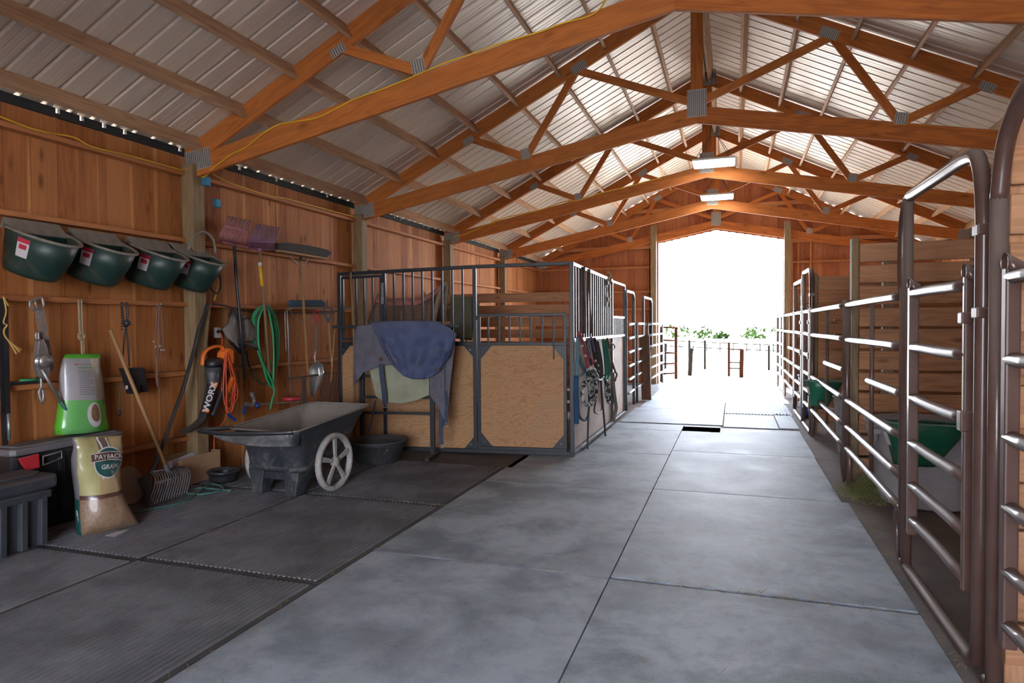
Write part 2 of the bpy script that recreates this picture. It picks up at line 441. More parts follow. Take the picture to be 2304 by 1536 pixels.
# wall girts
GZ = (0.44, 1.07, 1.725, 2.34, 2.975)
BAYY = [YN] + [2.06 + 2.99 * i for i in range(-1, 6)]
BAYY = [YN, -0.93, 2.06, 5.05, 8.04, 11.03, 14.02, 17.0]
for wall, xx, sgn in ((wall_left, XL, 1), (wall_right, XR, -1)):
    for i in range(len(BAYY) - 1):
        for z in GZ:
            g = MB(); g.box((xx + sgn * 0.045, (BAYY[i] + BAYY[i + 1]) / 2 + 0.0, z - 0.02), (0.088, BAYY[i + 1] - BAYY[i] - 0.145, 0.04)); g.build('girt', M_girt, wall, bev=0.003)
for xa, xb in ((XL + .1, DX0 - 0.16), (DX1 + 0.17, XR - .1)):
    for z in (0.55, 1.2, 1.9, 2.34, 2.96):
        g = MB(); g.box(((xa + xb) / 2, YE - 0.045, z - 0.02), (xb - xa, 0.088, 0.04)); g.build('girt', M_girt, wall_end, bev=0.003)
for xa, xb, z in ((-2.9, 2.1, 4.35), (XL + .6, -1.95, 3.45), (1.2, XR - .6, 3.45)):
    g = MB(); g.box(((xa + xb) / 2, YE - 0.06, z), (xb - xa, 0.04, 0.09)); g.build('girt', M_girt, wall_end, bev=0.003)
# vertical frame members against the end wall
for x in (DX0 - 0.18, DX1 + 0.18, 1.45, 1.72, -2.02):
    g = MB(); g.box((x, YE - 0.03, 2.0), (0.045, 0.045, 3.2)); g.build('stud', M_girt, wall_end, bev=0.003)

# posts
def post(name, x, y, h, lab, s=0.14):
    p = MB(); p.box((x, y, h / 2), (s, s, h)); return solo(name, p, M_post, lab, 'post', (x, y, 0), bev=0.004)
ordn = ['nearest', 'second', 'third', 'fourth', 'fifth', 'sixth', 'last']
for k, y in enumerate((2.06, 5.05, 8.04, 11.03, 14.02)):
    lf = ['square timber wall post at the left edge, before the green feeders', 'square timber post on the left wall under the nearest visible truss, behind the leaf blower',
          'square timber post on the left wall rising behind the left end of the stall front', 'square timber post on the left wall behind the saddles', 'square timber post on the left wall far behind the horse stall'][k]
    post('wall_post', -4.935, y, 3.04, lf)
    rf = ['square timber post on the right wall, out beyond the near plank partition', 'square timber post on the right wall in the near right stall', 'square timber post on the right wall in the middle right stall', 'square timber post on the right wall at the far stall', 'square timber post on the right wall under the right heel of the fourth truss'][k]
    post('wall_post', 4.115, y, 3.04, rf)
post('door_post', DX0 - 0.075, YE - 0.17, 3.95, 'tall square timber post at the left of the bright doorway')
post('door_post', DX1 + 0.075, YE - 0.17, 3.90, 'tall square timber post at the right of the bright doorway')

# roof sheets with ribs running up the slope
def roofside(mb, sg):
    prof = []; y = YN - 0.3; pitch = 0.2
    while y < YE + 0.45:
        prof += [(y, 0), (y + 0.055, 0), (y + 0.062, 0.0022), (y + 0.07, 0), (y + 0.11, 0), (y + 0.117, 0.0022), (y + 0.125, 0), (y + 0.158, 0), (y + 0.168, 0.024), (y + 0.188, 0.024)]
        y += pitch
    rnd = 0.0
    for k, (d0, d1) in enumerate(((0.0, 4.665),)):
        ids = []
        for (yy, h) in prof:
            a = mb.add((XC + sg * d0, yy, 5.52 - 0.5 * d0 + h)); b_ = mb.add((XC + sg * d1, yy, 5.52 - 0.5 * d1 + h)); ids.append((a, b_, yy))
        for i in range(len(ids) - 1):
            rnd = int((ids[i][2] + 10) / 0.9) * 0.137 % 1
            mb.face([ids[i][0], ids[i][1], ids[i + 1][1], ids[i + 1][0]], [(0, 0)] * 4, rnd)
rf = MB(); roofside(rf, -1); roofside(rf, 1)
rf.box((XC, (YN + YE) / 2, 5.55), (0.5, YE - YN + .6, 0.01))
ceiling = struct(rf.build('ceiling', M_roof, solid=0.0))
# purlins
PD = (4.45, 3.93, 3.37, 2.81, 2.25, 1.69, 1.13, 0.57, 0.09)
sl = Vector((-1, 0, -0.5)).normalized()
for i in range(len(BAYY) - 1):
    for sg in (-1, 1):
        for d in PD:
            x = XC + sg * d
            up = Vector((-sg * 0.5 * -1, 0, 1)).normalized() if False else Vector((sg * 0.447, 0, 0.894))
            c0 = Vector((x, BAYY[i] + .021, roofz(x) - 0.003)) - up * 0.070
            c1 = Vector((x, BAYY[i + 1] - .021, roofz(x) - 0.003)) - up * 0.070
            g = MB(); g.beam(c0, c1, 0.038, 0.138, up); g.build('purlin', M_purlin, ceiling, bev=0.002)
# eave closure strips (dark foam under the ribs)
for sg, x in ((-1, XL + 0.02), (1, XR - 0.02)):
    g = MB(); y = YN; rr_ = random.Random(4)
    while y < YE:
        if rr_.random() < .55: g.box((x, y + .1, 3.169), (0.03, .2, 0.07))
        else: g.box((x, y + .082, 3.169), (0.03, .164, 0.07)); g.box((x, y + .18, 3.152), (0.03, .04, 0.030))
        y += .2
    g.build('closure_strip', M_flash, ceiling)

# ---------------------------------------------------------------- trusses
def plate(mb, c, w, h, ang, y):
    M = Matrix.Rotation(ang, 3, 'Y')
    for s_ in (-1, 1): mb.box((c[0], y + s_ * 0.0205, c[1]), (w, 0.002, h), M)
    # raised tooth rows
    k = int(w / 0.022)
    for i in range(k):
        o = M @ Vector((-w / 2 + (i + .5) * w / k, 0, 0))
        mb.box((c[0] + o.x, y - 0.0225, c[1] + o.z), (0.009, 0.0025, h * 0.94), M, mi=1)
def truss(y, lab, zc=3.83):
    t = thing('roof_truss', lab, 'roof truss', (XC, y, 3.84), 0, 'scissor trusses under the roof')
    T = 0.038
    for sg in (-1, 1):
        X = lambda d: XC + sg * d
        # top chord: bottom edge 5.30-.5d, top edge 5.50-.5d
        m = MB(); m.prism([(X(0.0), y - T / 2, 5.30), (X(4.60), y - T / 2, 3.00), (X(4.60), y - T / 2, 3.20), (X(0), y - T / 2, 5.505)], (0, T, 0)); m.build('top_chord', M_truss, t, bev=0.002)
        m = MB(); m.prism([(X(0.0), y - T / 2 - .002, zc), (X(4.62), y - T / 2 - .002, zc - .196 * 4.62), (X(4.62), y - T / 2 - .002, zc - .196 * 4.62 + 0.02), (X(4.35), y - T / 2 - .002, zc + .2 - .196 * 4.35), (X(0), y - T / 2 - .002, zc + .2)], (0, T + .001, 0)); m.build('bottom_chord', M_truss, t, bev=0.002)
        A = Vector((X(2.86), y, 3.93)); B = Vector((X(2.09), y, 3.62)); Cc = Vector((X(1.43), y, 4.63)); K = Vector((X(0.06), y, 4.08))
        for p, q in ((A, B), (B, Cc), (Cc, K)):
            m = MB(); m.beam(p, q, T * 0.98, 0.088, (0, 0, 1)); m.build('web', M_truss, t, bev=0.002)
        for c, w, h, an in (((X(2.88), 3.90), 0.15, 0.085, 0.46 * sg), ((X(2.10), 3.66), 0.12, 0.13, 0.19 * sg), ((X(1.40), 4.66), 0.20, 0.11, 0.46 * sg), ((X(4.44), 3.085), 0.30, 0.19, 0.12 * sg)):
            m = MB(); plate(m, c, w, h, an, y); m.build('gusset_plate', [M_plate, M_tooth], t)
    m = MB(); m.beam((XC, y, 3.98), (XC, y, 5.40), T * 1.02, 0.14, (1, 0, 0)); m.build('king_post', M_truss, t, bev=0.002)
    m = MB(); plate(m, (XC, 4.06), 0.22, 0.32, 0, y); m.build('gusset_plate', [M_plate, M_tooth], t)
    m = MB(); plate(m, (XC, 5.38), 0.30, 0.18, 0, y); m.build('gusset_plate', [M_plate, M_tooth], t)
    return t
for y, lab in ((2.06, 'scissor truss of orange timber overhead, nearer than the rest and out at the top edge'),
               (5.05, 'nearest fully visible scissor truss of orange timber, with a yellow cord'),
               (8.04, 'orange scissor truss with a large toothed plate at its centre, behind the corded one'),
               (11.03, 'scissor truss just behind the larger hanging light, third in view'),
               (14.02, 'scissor truss just behind the smaller hanging light, fourth in view'),
               (16.93, 'last scissor truss, set against the end wall above the bright doorway')):
    truss(y, lab, 3.80 if y < 6 else 3.83)

# ---------------------------------------------------------------- hanging lights
M_led = emit('led_panel_glow', (1.0, 0.98, 0.95), 14.0)
M_white = plain('white_painted_metal', (0.7, 0.7, 0.69), rough=0.4, mottle=0.05)
M_wire = plain('thin_black_wire', (0.03, 0.03, 0.03), rough=0.5)
def led(c, lab, w=0.62, d=0.48):
    t = thing('shop_light', lab, 'ceiling light', c)
    x, y, z = c
    m = MB(); m.box((x, y, z + 0.022), (w, d, 0.028)); m.build('housing', M_white, t, bev=0.005)
    m = MB(); m.box((x, y, z), (w - 0.03, d - 0.03, 0.018)); m.build('diffuser', M_led, t)
    for sx in (-1, 1):
        for sy in (-1, 1):
            m = MB(); m.tube([(x + sx * w * .42, y + sy * d * .4, z + 0.05), (x + sx * .05, y + sy * .02, z + 0.42), (x + sx * .02, y, roofz(x) - 0.1)], 0.004, 6); m.build('wire', M_wire, t)
led((-0.29, 10.55, 3.93), 'larger and nearer white lit panel light hanging from the ridge')
led((-0.31, 13.55, 3.96), 'smaller farther white lit panel light hanging near the doorway', w=0.62, d=0.48)

# ---------------------------------------------------------------- rubber mats
def ribmat(x0, x1, y0, y1, lab, rib=True, mat=None, th=0.018, grp=None, name='rubber_mat', pitch=0.036):
    g = 0.004; x0 += g; x1 -= g; y0 += g; y1 -= g
    m = MB(); rnd = random.random()
    m.box(((x0 + x1) / 2, (y0 + y1) / 2, -0.015 + th / 2), (x1 - x0, y1 - y0, th), rnd=rnd, mi=1 if rib and pitch < .045 else 0)
    if rib:
        x = x0 + 0.03
        while x < x1 - 0.03:
            m.box((x, (y0 + y1) / 2, th - 0.0145 + 0.003), (pitch * 0.55, y1 - y0 - 0.05, 0.010), rnd=rnd)
            x += pitch
    return solo(name, m, [mat or (M_rib if rib else M_mat), M_darkmat], lab, 'floor mat', ((x0 + x1) / 2, (y0 + y1) / 2, 0), grp)
A0, A1, A2 = -2.255, -0.685, 0.90
mats = [
 (A0, A1, 1.86, 3.775, 'smooth grey rubber mat at the bottom centre of the floor, left of the long seam'),
 (A1, A2, 1.86, 3.775, 'smooth grey rubber mat at the bottom right of the aisle, right of the long seam'),
 (A0, A1, -0.2, 1.86, 'smooth grey rubber mat closest to the camera, left of the long seam'),
 (A1, A2, -0.2, 1.86, 'smooth grey rubber mat closest to the camera, right of the long seam'),
 (A0, A1, 3.785, 5.83, 'smooth grey rubber mat second up the aisle on the left, beside the ribbed mats'),
 (A1, A2, 3.81, 5.98, 'smooth grey rubber mat second up the aisle on the right, beside the open gate frame'),
 (A0, A1, 5.84, 7.60, 'smooth grey rubber mat third up the aisle on the left, before the stall corner'),
 (A1, A2 - .05, 5.99, 7.88, 'smooth grey rubber mat third up the aisle on the right, stained with dark spots'),
 (-1.68, A1, 7.61, 9.36, 'smooth grey rubber mat on the left of the aisle below the hanging halters'),
 (A1, 0.86, 7.89, 9.80, 'wide pale rubber mat in the middle distance with a notch at its right edge'),
 (-1.68, A1, 9.37, 9.93, 'narrow strip of grey rubber mat on the left of the aisle'),
 (-1.66, -0.15, 10.06, 11.83, 'pale rubber mat far up the aisle on the left, behind the dark floor gap'),
 (-0.14, 0.61, 9.93, 11.35, 'pale rubber mat far up the aisle, right of centre behind the smaller floor gap'),
 (0.62, 0.88, 10.0, 11.6, 'small pale offcut of rubber mat at the right of the far aisle'),
 (-1.60, -0.15, 11.84, 16.9, 'long pale rubber mat reaching the left half of the doorway'),
 (-0.14, 0.88, 12.85, 16.9, 'pale rubber mat reaching the right half of the doorway')]
for a in mats: ribmat(*a[:4], a[4], rib=False)
ribmat(-0.14, 0.90, 11.40, 12.84, 'ribbed rubber mat far up the aisle just inside the doorway', rib=True, mat=M_mat, pitch=0.05)
ribmat(A1, -0.17, 9.37, 9.93, 'small pale patch of rubber mat before the long dark floor gap', rib=False)
L0, L1, L2 = -5.0, -3.60, A0
lm = [(L1, L2, 1.45, 3.18, 'ribbed dark rubber mat at the bottom left, nearest the camera in its row'),
      (L1, L2, 3.19, 4.88, 'ribbed dark rubber mat in front of the cart, its right edge on the aisle'),
      (L1, L2, 4.89, 6.45, 'ribbed dark rubber mat right of the cart wheel, before the stall front'),
      (L1, L2, -0.3, 1.44, 'ribbed dark rubber mat below the bottom left corner of the view'),
      (L0, L1, 1.45, 3.16, 'ribbed dark rubber mat at the left edge beside the black tote'),
      (L0, L1, 3.17, 4.88, 'ribbed dark rubber mat under the grain bag and the basket fork'),
      (L0, L1, 4.89, 6.62, 'ribbed dark rubber mat under the cart, along the wall')]
for a in lm: ribmat(*a[:4], a[4], rib=True)
ribmat(-4.35, -2.19, 6.46, 7.12, 'plain near-black rubber mat lying along the foot of the stall front', rib=False, mat=M_darkmat)
# ---------------------------------------------------------------- right side: pipe panels, gates, plank partitions
M_pipe = plain('brown_painted_pipe', (0.080, 0.042, 0.033), rough=0.30, dust=0.72, dustcol=(0.27, 0.235, 0.215), mottle=0.3, scale=14, spec=0.4, coat=0.28, side=0.06)
FX = 0.975
RZ = (1.645, 1.335, 1.045, 0.785, 0.545, 0.345)
def P(y, z, x=FX): return (x, y, z)
def hood(mb, y, z, s=1):
    # curled sheet latch guard at the top of a stile
    def fn(a, b):
        th = R(-40 + 250 * a)
        return (FX - 0.03 + 0.12 * b * 0.6, y + s * (0.032 + 0.034 * math.cos(th)), z + 0.04 + 0.038 * math.sin(th) - 0.05 * b)
    mb.grid(fn, 10, 3)
def pipe_panel(y0, y1, lab, short=True, legs=(True, True), rod=True, x=FX):
    t = thing('pipe_fence', lab, 'fence panel', (x, (y0 + y1) / 2, 0))
    for y in (y0, y1):
        m = MB(); m.tube([P(y, 0.06, x), P(y, 1.69, x)], 0.029, 12); m.build('post', M_pipe, t)
    rody = y0 + (y1 - y0) * 0.5
    for k, z in enumerate(RZ):
        e = rody + 0.06 if (k == 2 and short) else y1
        pts = []
        for i in range(9):
            s = i / 8; dr = 0.003 * math.sin(s * 3 + k)
            pts.append(P(y0 + (e - y0) * s, z + dr, x))
        m = MB(); m.tube(pts, 0.0255, 12); m.build('rail', M_pipe, t)
    if rod:
        m = MB(); m.tube([P(rody, RZ[-1], x + .012), P(rody, RZ[0], x + .012)], 0.016, 10); m.build('upright', M_pipe, t)
    for y, s, on in ((y0, 1, legs[0]), (y1, -1, legs[1])):
        if on:
            m = MB(); m.tube(smooth([P(y + s * .02, 0.36, x), P(y + s * .13, 0.32, x), P(y + s * .16, 0.20, x), P(y + s * .11, 0.07, x), P(y + s * .02, 0.025, x)], 5), 0.022, 10); m.build('leg', M_pipe, t)
    return t
def bow_gate(y0, y1, lab, handle=True, top=2.20, rf=False):
    # y0 = near side, y1 = far side
    t = thing('bow_gate', lab, 'gate', (FX, (y0 + y1) / 2, 0))
    r_ = 0.12
    pts = [P(y0 + .02, 0.02)] + [P(y0, 0.5), P(y0, 1.2), P(y0, top - .35)]
    m = MB()
    arch = smooth([P(y0 + .0, top - .42), P(y0 + .005, top - .25), P(y0 + .05, top - .07), P(y0 + .17, top), P((y0 + y1) / 2, top + .012)] + ([P(y1 - .36, top + .02), P(y1 - .20, top - .02), P(y1 - .06, top - .14), P(y1, top - .34)] if rf else [P(y1 - .05, top + .02)]), 6)
    m.tube([P(y0 + .01, 0.05), P(y0, 0.6), P(y0, 1.3)] + arch, 0.031, 14)
    m.build('bow_tube', M_pipe, t)
    if handle:
        m = MB(); m.tube(smooth([P(y1 - .06, top + .02), P(y1 + .03, top), P(y1 + .12, top - .12), P(y1 + .14, top - .3), P(y1 + .14, 1.85), P(y1 + .13, 1.72), P(y1 + .10, 1.655)], 6), 0.027, 12); m.build('side_bow', M_pipe, t)
    m = MB(); m.tube([P(y1, 0.03), P(y1, top + .01 if not rf else top - .34)], 0.031 if rf else 0.029, 12); m.build('post', M_pipe, t)
    m = MB(); m.tube(smooth([P(y1, 0.05), P(y1 - .02, 0.03), P(y0 + .2, 0.03), P(y0 + .07, 0.045), P(y0 + .02, 0.14)], 5), 0.028, 12); m.build('sill_tube', M_pipe, t)
    # the leaf
    a, b = y1 - 0.13, y0 + 0.16
    for y, z0, z1, w_ in ((a, 0.26, 1.70, .052), (b, 0.30, 1.73, .036)):
        m = MB(); m.box((FX, y, (z0 + z1) / 2), (0.05, w_, z1 - z0)); m.build('stile', M_pipe, t, bev=0.008)
    for k, z in enumerate(RZ):
        pts = [P(a + (b - a) * i / 6, z + .004 + 0.003 * math.sin(i * .9 + k)) for i in range(7)]
        m = MB(); m.tube(pts, 0.027, 12); m.build('rail', M_pipe, t)
    for z in (1.05, 1.50):
        m = MB(); m.box((FX - .01, b - .002, z), (0.06, 0.06, 0.09 if z < 1.3 else .05)); m.build('latch', M_pipe, t, bev=0.006)
    for z in (1.52, 1.86):
        m = MB(); m.box((FX, y0 + 0.0, z), (0.066, 0.075, 0.045)); m.build('clip', M_pipe, t, bev=0.006)
    for y, s in ((a, -1), (b, -1)):
        m = MB(); hood(m, y + .01, 1.66, s); m.build('latch_guard', M_pipe, t, solid=0.004)
    return t
bow_gate(3.19, 4.43, 'brown pipe walk-through gate with a tall bowed frame, nearest one seen whole at right')
bow_gate(1.80, 3.03, 'brown bowed pipe gate cut off by the right edge of the view', handle=False, top=2.30, rf=True)
pipe_panel(4.50, 6.60, 'brown pipe fence panel with dusty rails between the near gate and the hay pile')
pipe_panel(6.68, 9.40, 'brown pipe fence panel beyond the hay pile with bright shining rails')
bow_gate(9.46, 10.50, 'brown bowed pipe gate far down the right side, nearer of the far pair')
bow_gate(10.56, 11.95, 'brown bowed pipe gate far down the right side, the farther of the far pair', handle=False, top=2.12)
pipe_panel(12.02, 14.3, 'brown pipe fence panel at the far right beside the doorway', short=True)
pipe_panel(14.38, 16.5, 'farthest brown pipe fence panel, against the right edge of the doorway', short=False)

def partition(y, x0, x1, zt, lab, pitch=0.198, h=0.168, gap_from=0.06, side=-1, post=True):
    t = thing('plank_partition', lab, 'wooden partition', (x0, y, 0))
    z = zt
    while z - h > gap_from - .02:
        sag = random.uniform(-.008, .008); m = MB(); k = 6
        # slightly wavy plank edge
        wob = [random.uniform(-.006, .006) for _ in range(k + 1)]
        poly = [(x0 + (x1 - x0) * i / k, y, z + wob[i]) for i in range(k + 1)] + [(x0 + (x1 - x0) * i / k, y, z - h + sag - wob[i] * .5) for i in range(k, -1, -1)]
        m.prism(poly, (0, 0.042, 0)); m.build('plank', M_plank, t, bev=0.006)
        z -= pitch
    if post:
        m = MB(); m.box((x0 - 0.035, y + .05, (zt + .05) / 2), (0.06, 0.12, zt + .05)); m.build('end_post', M_post, t, bev=0.006)
    m = MB(); m.box((x0 + 0.25, y + .09, zt / 2), (0.09, 0.09, zt)); m.build('back_post', M_post, t, bev=0.006)
    return t
partition(3.08, 1.03, 4.03, 2.175, 'thick plank partition at the right edge of the view, nearest of the right stalls', pitch=0.19, h=0.158, post=False)
m = MB(); m.box((1.11, 3.20, 1.15), (0.13, 0.13, 2.3)); solo('stall_post', m, M_plank, 'orange timber post behind the near plank partition at the right edge', 'post', (1.11, 3.20, 0), bev=0.006)
partition(6.78, 1.10, 4.03, 2.215, 'tall plank partition behind the grey barrel in the right stall')
partition(9.72, 1.08, 4.03, 2.11, 'middle plank partition of the right side, seen between fence rails behind the tall one', h=0.18)
partition(12.9, 1.10, 4.03, 2.02, 'farthest plank partition of the right side, near the doorway')

# grey barrel tub
M_tub = plain('grey_plastic', (0.34, 0.33, 0.34), rough=0.5, dust=0.35, mottle=0.3, scale=6)
M_green = plain('green_plastic', (0.008, 0.115, 0.062), rough=0.35, dust=0.25, dustcol=(0.16, 0.22, 0.18), mottle=0.3, scale=10)
M_rimdust = plain('dusty_green_rim', (0.10, 0.19, 0.155), rough=0.7, mottle=0.6, scale=20)
def tub(c, rb, rt, h, lab, mat, name='feed_barrel', cat='barrel', n=40):
    t = thing(name, lab, cat, c)
    m = MB(); th = 0.012
    m.lathe([(0, 0.004), (rb * .97, 0.004), (rb, 0.02), (rb + (rt - rb) * .5, h * .5), (rt * .985, h * .86), (rt, h * .87), (rt, h), (rt - .0, h), (rt - th - .01, h), (rt - th - .015, h * .8), (rb - th, 0.03), (0, 0.02)], c, n=n)
    m.build('body', mat, t)
    m = MB(); m.lathe([(rt - .018, h - .005), (rt + .012, h - .012), (rt + .018, h + .004), (rt + .006, h + .016), (rt - .012, h + .014), (rt - .018, h - .005)], c, n=n); m.build('rim', mat, t)
    return t
tb = tub((1.50, 6.22, 0.0), 0.335, 0.43, 0.66, 'large grey plastic barrel tub in the near right stall', M_tub)
m = MB(); m.box((1.10, 6.07, 0.60), (0.07, 0.16, 0.05)); m.box((1.10, 6.07, 0.55), (0.03, 0.12, 0.08)); m.build('handle', M_tub, tb, bev=0.012)

def feeder_wedge(c, w_, d, h, lab, yaw=0):
    # over-the-fence feeder: flat back, pointed belly, drooping rim
    t = thing('fence_feeder', lab, 'feed bucket', c, yaw)
    Mx = Matrix.Translation(Vector(c)) @ Matrix.Rotation(yaw, 4, 'Z')
    def q(x, y, z): return Mx @ Vector((x, y, z))
    top = [(-.50, .0, .02), (-.47, -.28, .02), (-.30, -.46, .02), (.02, -.50, .01), (.30, -.40, -.02), (.46, -.18, -.045), (.52, .0, -.05), (.28, .02, -.01), (0, .03, .02), (-.28, .02, .02)]
    bot = [(-.36, .0, -1), (-.34, -.12, -1), (-.22, -.20, -1), (-.05, -.22, -1), (.04, -.20, -1), (.08, -.14, -1), (.1, .0, -1), (.05, .02, -1), (-.1, .03, -1), (-.22, .02, -1)]
    rings = []
    for s in (0, .3, .6, .85, 1):
        e = s ** 0.9
        rings.append([q((a[0] + (b[0] - a[0]) * e) * w_, (a[1] + (b[1] - a[1]) * e) * d, (a[2] * (1 - s) - s) * h if s else a[2] * h) for a, b in zip(top, bot)])
    m = MB(); m.loft(list(reversed(rings)), capb=True); m.build('bucket', M_green, t, solid=0.006)
    m = MB(); m.tube([Vector(p) for p in rings[0]], 0.013, 8, closed=True, flat=.7); m.build('rim', M_rimdust, t)
    m = MB(); m.prism([q(-.50 * w_, -.10 * d, -.22 * h), q(-.50 * w_ * .985, -.25 * d, -.22 * h), q(-.44 * w_, -.24 * d, -.52 * h), q(-.445 * w_, -.10 * d, -.52 * h)], q(-.006, -.004, 0) - q(0, 0, 0)); m.build('sticker', M_white, t)
    return t
p = at(2092, 950, Y=5.62)
feeder_wedge((p.x + .02, 5.80, p.z - .02), 0.63, 0.42, 0.33, 'bright green feeder with drooping rim hung before the grey barrel', 0.12)
p = at(1856, 862, Y=8.6)
feeder_wedge((p.x, 8.72, p.z + .02), 0.44, 0.36, 0.30, 'dark green feeder in the farther right stall beside a post', 0.3)
M_blue = plain('blue_plastic', (0.012, 0.05, 0.25), rough=0.5, mottle=0.2)
p = at(1804, 858, Y=11.2)
tbb = tub((p.x + .16, 11.4, 0.0), 0.16, 0.19, p.z + .08, 'blue bucket in the far right stall seen through the gate bars', M_blue, 'bucket', 'bucket', 24)
p = at(1886, 893, Y=8.25)
t_ = tub((1.30, 8.30, 0.0), 0.17, 0.21, p.z, 'small grey water tub by the post in the farther right stall', M_tub, 'water_tub', 'tub', 28)

# hay
def blades(mb, c, n, rx_, ry_, h, L=(.05, .14), sc=1.0, rr=0.0018):
    for _ in range(n):
        a = random.random() * 6.28; q_ = math.sqrt(random.random()); x = c[0] + q_ * rx_ * math.cos(a); y = c[1] + q_ * ry_ * math.sin(a)
        z = c[2] + h * (1 - q_) * random.random() + .004
        l = random.uniform(*L); th = random.random() * 6.28; tl = random.uniform(-.35, .5) if h > .02 else 0.02
        d = Vector((math.cos(th), math.sin(th), tl)).normalized() * l
        b0 = Vector((x, y, z)); s_ = Vector((-math.sin(th), math.cos(th), 0.4)) * rr
        mid = b0 + d * .5 + Vector((random.uniform(-.008, .008), random.uniform(-.008, .008), 0.004))
        i = [mb.add(b0 - s_), mb.add(b0 + s_), mb.add(mid + s_), mb.add(mid - s_), mb.add(b0 + d)]
        rnd = random.random()
        mb.face([i[0], i[1], i[2], i[3]], [(0, 0)] * 4, rnd); mb.face([i[3], i[2], i[4]], [(0, 0)] * 3, rnd)
M_hay = plain('green_hay', (0.22, 0.23, 0.08), rough=0.9, mottle=0.9, scale=20)
M_straw = plain('pale_straw', (0.24, 0.19, 0.10), rough=0.9, mottle=0.6, scale=20)
m = MB(); blades(m, (1.18, 6.42, 0.0), 2600, 0.20, 0.26, 0.30, (.05, .16), rr=.0022); blades(m, (1.07, 6.35, 0.0), 900, 0.22, 0.42, 0.04, (.03, .10))
o = tag(m.build('hay_pile', M_hay, None, fixn=False), 'heap of green hay on the floor between fence leg and grey barrel', 'hay'); o['kind'] = 'stuff'
m = MB()
for c, n, a, b_ in (((-3.0, 3.2, 0), 40, .7, .04), ((-2.25, 3.0, 0), 60, .06, 1.4), ((-4.3, 2.95, 0), 60, .25, .12), ((-2.6, 4.88, 0), 40, .5, .03), ((-3.6, 4.2, 0), 40, .03, .6), ((0.93, 4.6, 0), 90, .05, 1.6), ((-0.9, 3.77, 0), 90, 1.4, .025), ((0.2, 3.78, 0), 110, .8, .03), ((-1.3, 2.6, 0.006), 34, 1.0, 1.0), ((0.2, 3.0, 0.006), 10, .7, 1.2), ((1.02, 2.2, 0), 120, .1, .9), ((-1.5, 7.4, 0), 30, .1, .9), ((.1, 7, 0.006), 25, .7, 1.5)):
    blades(m, (c[0], c[1], .004), n, a, b_, 0.004, (.02, .09), rr=.0014)
o = tag(m.build('straw_bits', M_straw, None, fixn=False), 'loose bits of straw scattered in the mat seams and over the floor', 'straw'); o['kind'] = 'stuff'
# ---------------------------------------------------------------- left stall
M_black = plain('black_powder_coat', (0.012, 0.015, 0.021), rough=0.42, dust=0.06, mottle=0.3, scale=18, spec=0.35)
def plymat():
    m, n, b = newmat('plywood_sheet')
    v, f = objvec(n)
    w1 = noi(n, vmul(n, v, (1.4, 1.4, 5.5)), 1.5, 3, 0.5, 1.2)
    s = mth(n, 'SINE', mth(n, 'MULTIPLY', w1, 62.0)); s = ramp(n, s, 0.1, 1.0)
    c = mix(n, mth(n, 'MULTIPLY', s, 0.5), (0.40, 0.225, 0.115), (0.25, 0.105, 0.042))
    k = nd(n, 'ShaderNodeTexVoronoi'); k.inputs['Scale'].default_value = 3.4; n.links.new(v, k.inputs['Vector'])
    c = mix(n, mth(n, 'MULTIPLY', ramp(n, k.outputs['Distance'], 0.075, 0.04), 0.8), c, (0.12, 0.045, 0.02))
    g = noi(n, v, 1.6, 4)
    c = mix(n, mth(n, 'MULTIPLY', ramp(n, g, 0.5, 0.75), 0.35), c, (0.33, 0.24, 0.17))
    n.links.new(c, b.inputs['Base Color']); b.inputs['Roughness'].default_value = 0.75; b.inputs['Specular IOR Level'].default_value = 0.25
    return m
M_ply = plymat()
C0 = Vector((-1.72, 7.20, 0)); SE = Vector((-3.18, -0.40, 0)).normalized(); SN = Vector((SE.y, -SE.x, 0))
if SN.y > 0: SN = -SN           # normal towards the camera
def sf(u, v, off=0.0):
    p = onp(u, v, C0 + SN * off, SN); return p
def sfc(u, v=None, z=0.0, off=0.0):
    # point of the stall front below/above image column u at height z
    p = sf(u, v if v is not None else 800, off); return Vector((p.x, p.y, z))
ZT = 2.175; ZM = sf(1180, 773).z; ZMB = ZM
def bar(t, name, p, q, w_, h_, mat=None, up=None): 
    m = MB(); m.beam(p, q, w_, h_, up or SN); return m.build(name, mat or M_black, t, bev=0.004)
# header and posts of the whole front
tL, tR = sfc(763), sfc(1283)
def zt(u): return sf(u, 617 + (588 - 617) * (u - 760) / 523.0).z
def top(u): 
    p = sfc(u, z=0); p.z = zt(u); return p
stall = thing('stall_bar_fence', 'black steel stall front of upright bars over plywood, left section behind the blanket rack', 'stall panel', (sfc(930, z=0)))
bar(stall, 'top_rail', top(763), top(1071), 0.04, 0.04)
bar(stall, 'base_rail', sfc(771, z=0.035), sfc(1071, z=0.035), 0.045, 0.05)
bar(stall, 'middle_rail', sfc(771, z=ZM), sfc(1071, z=ZM), 0.045, 0.05)
for u in (766, 866, 1069):
    a = sfc(u, z=0.01); b_ = top(u); bar(stall, 'post', a, b_, 0.042, 0.042)
for u in (888, 909.5, 930, 951.5, 974, 996, 1019, 1042):
    a = sfc(u, z=ZM); b_ = sfc(u, z=zt(u) - .02); bar(stall, 'upright_bar', a, b_, 0.022, 0.022)
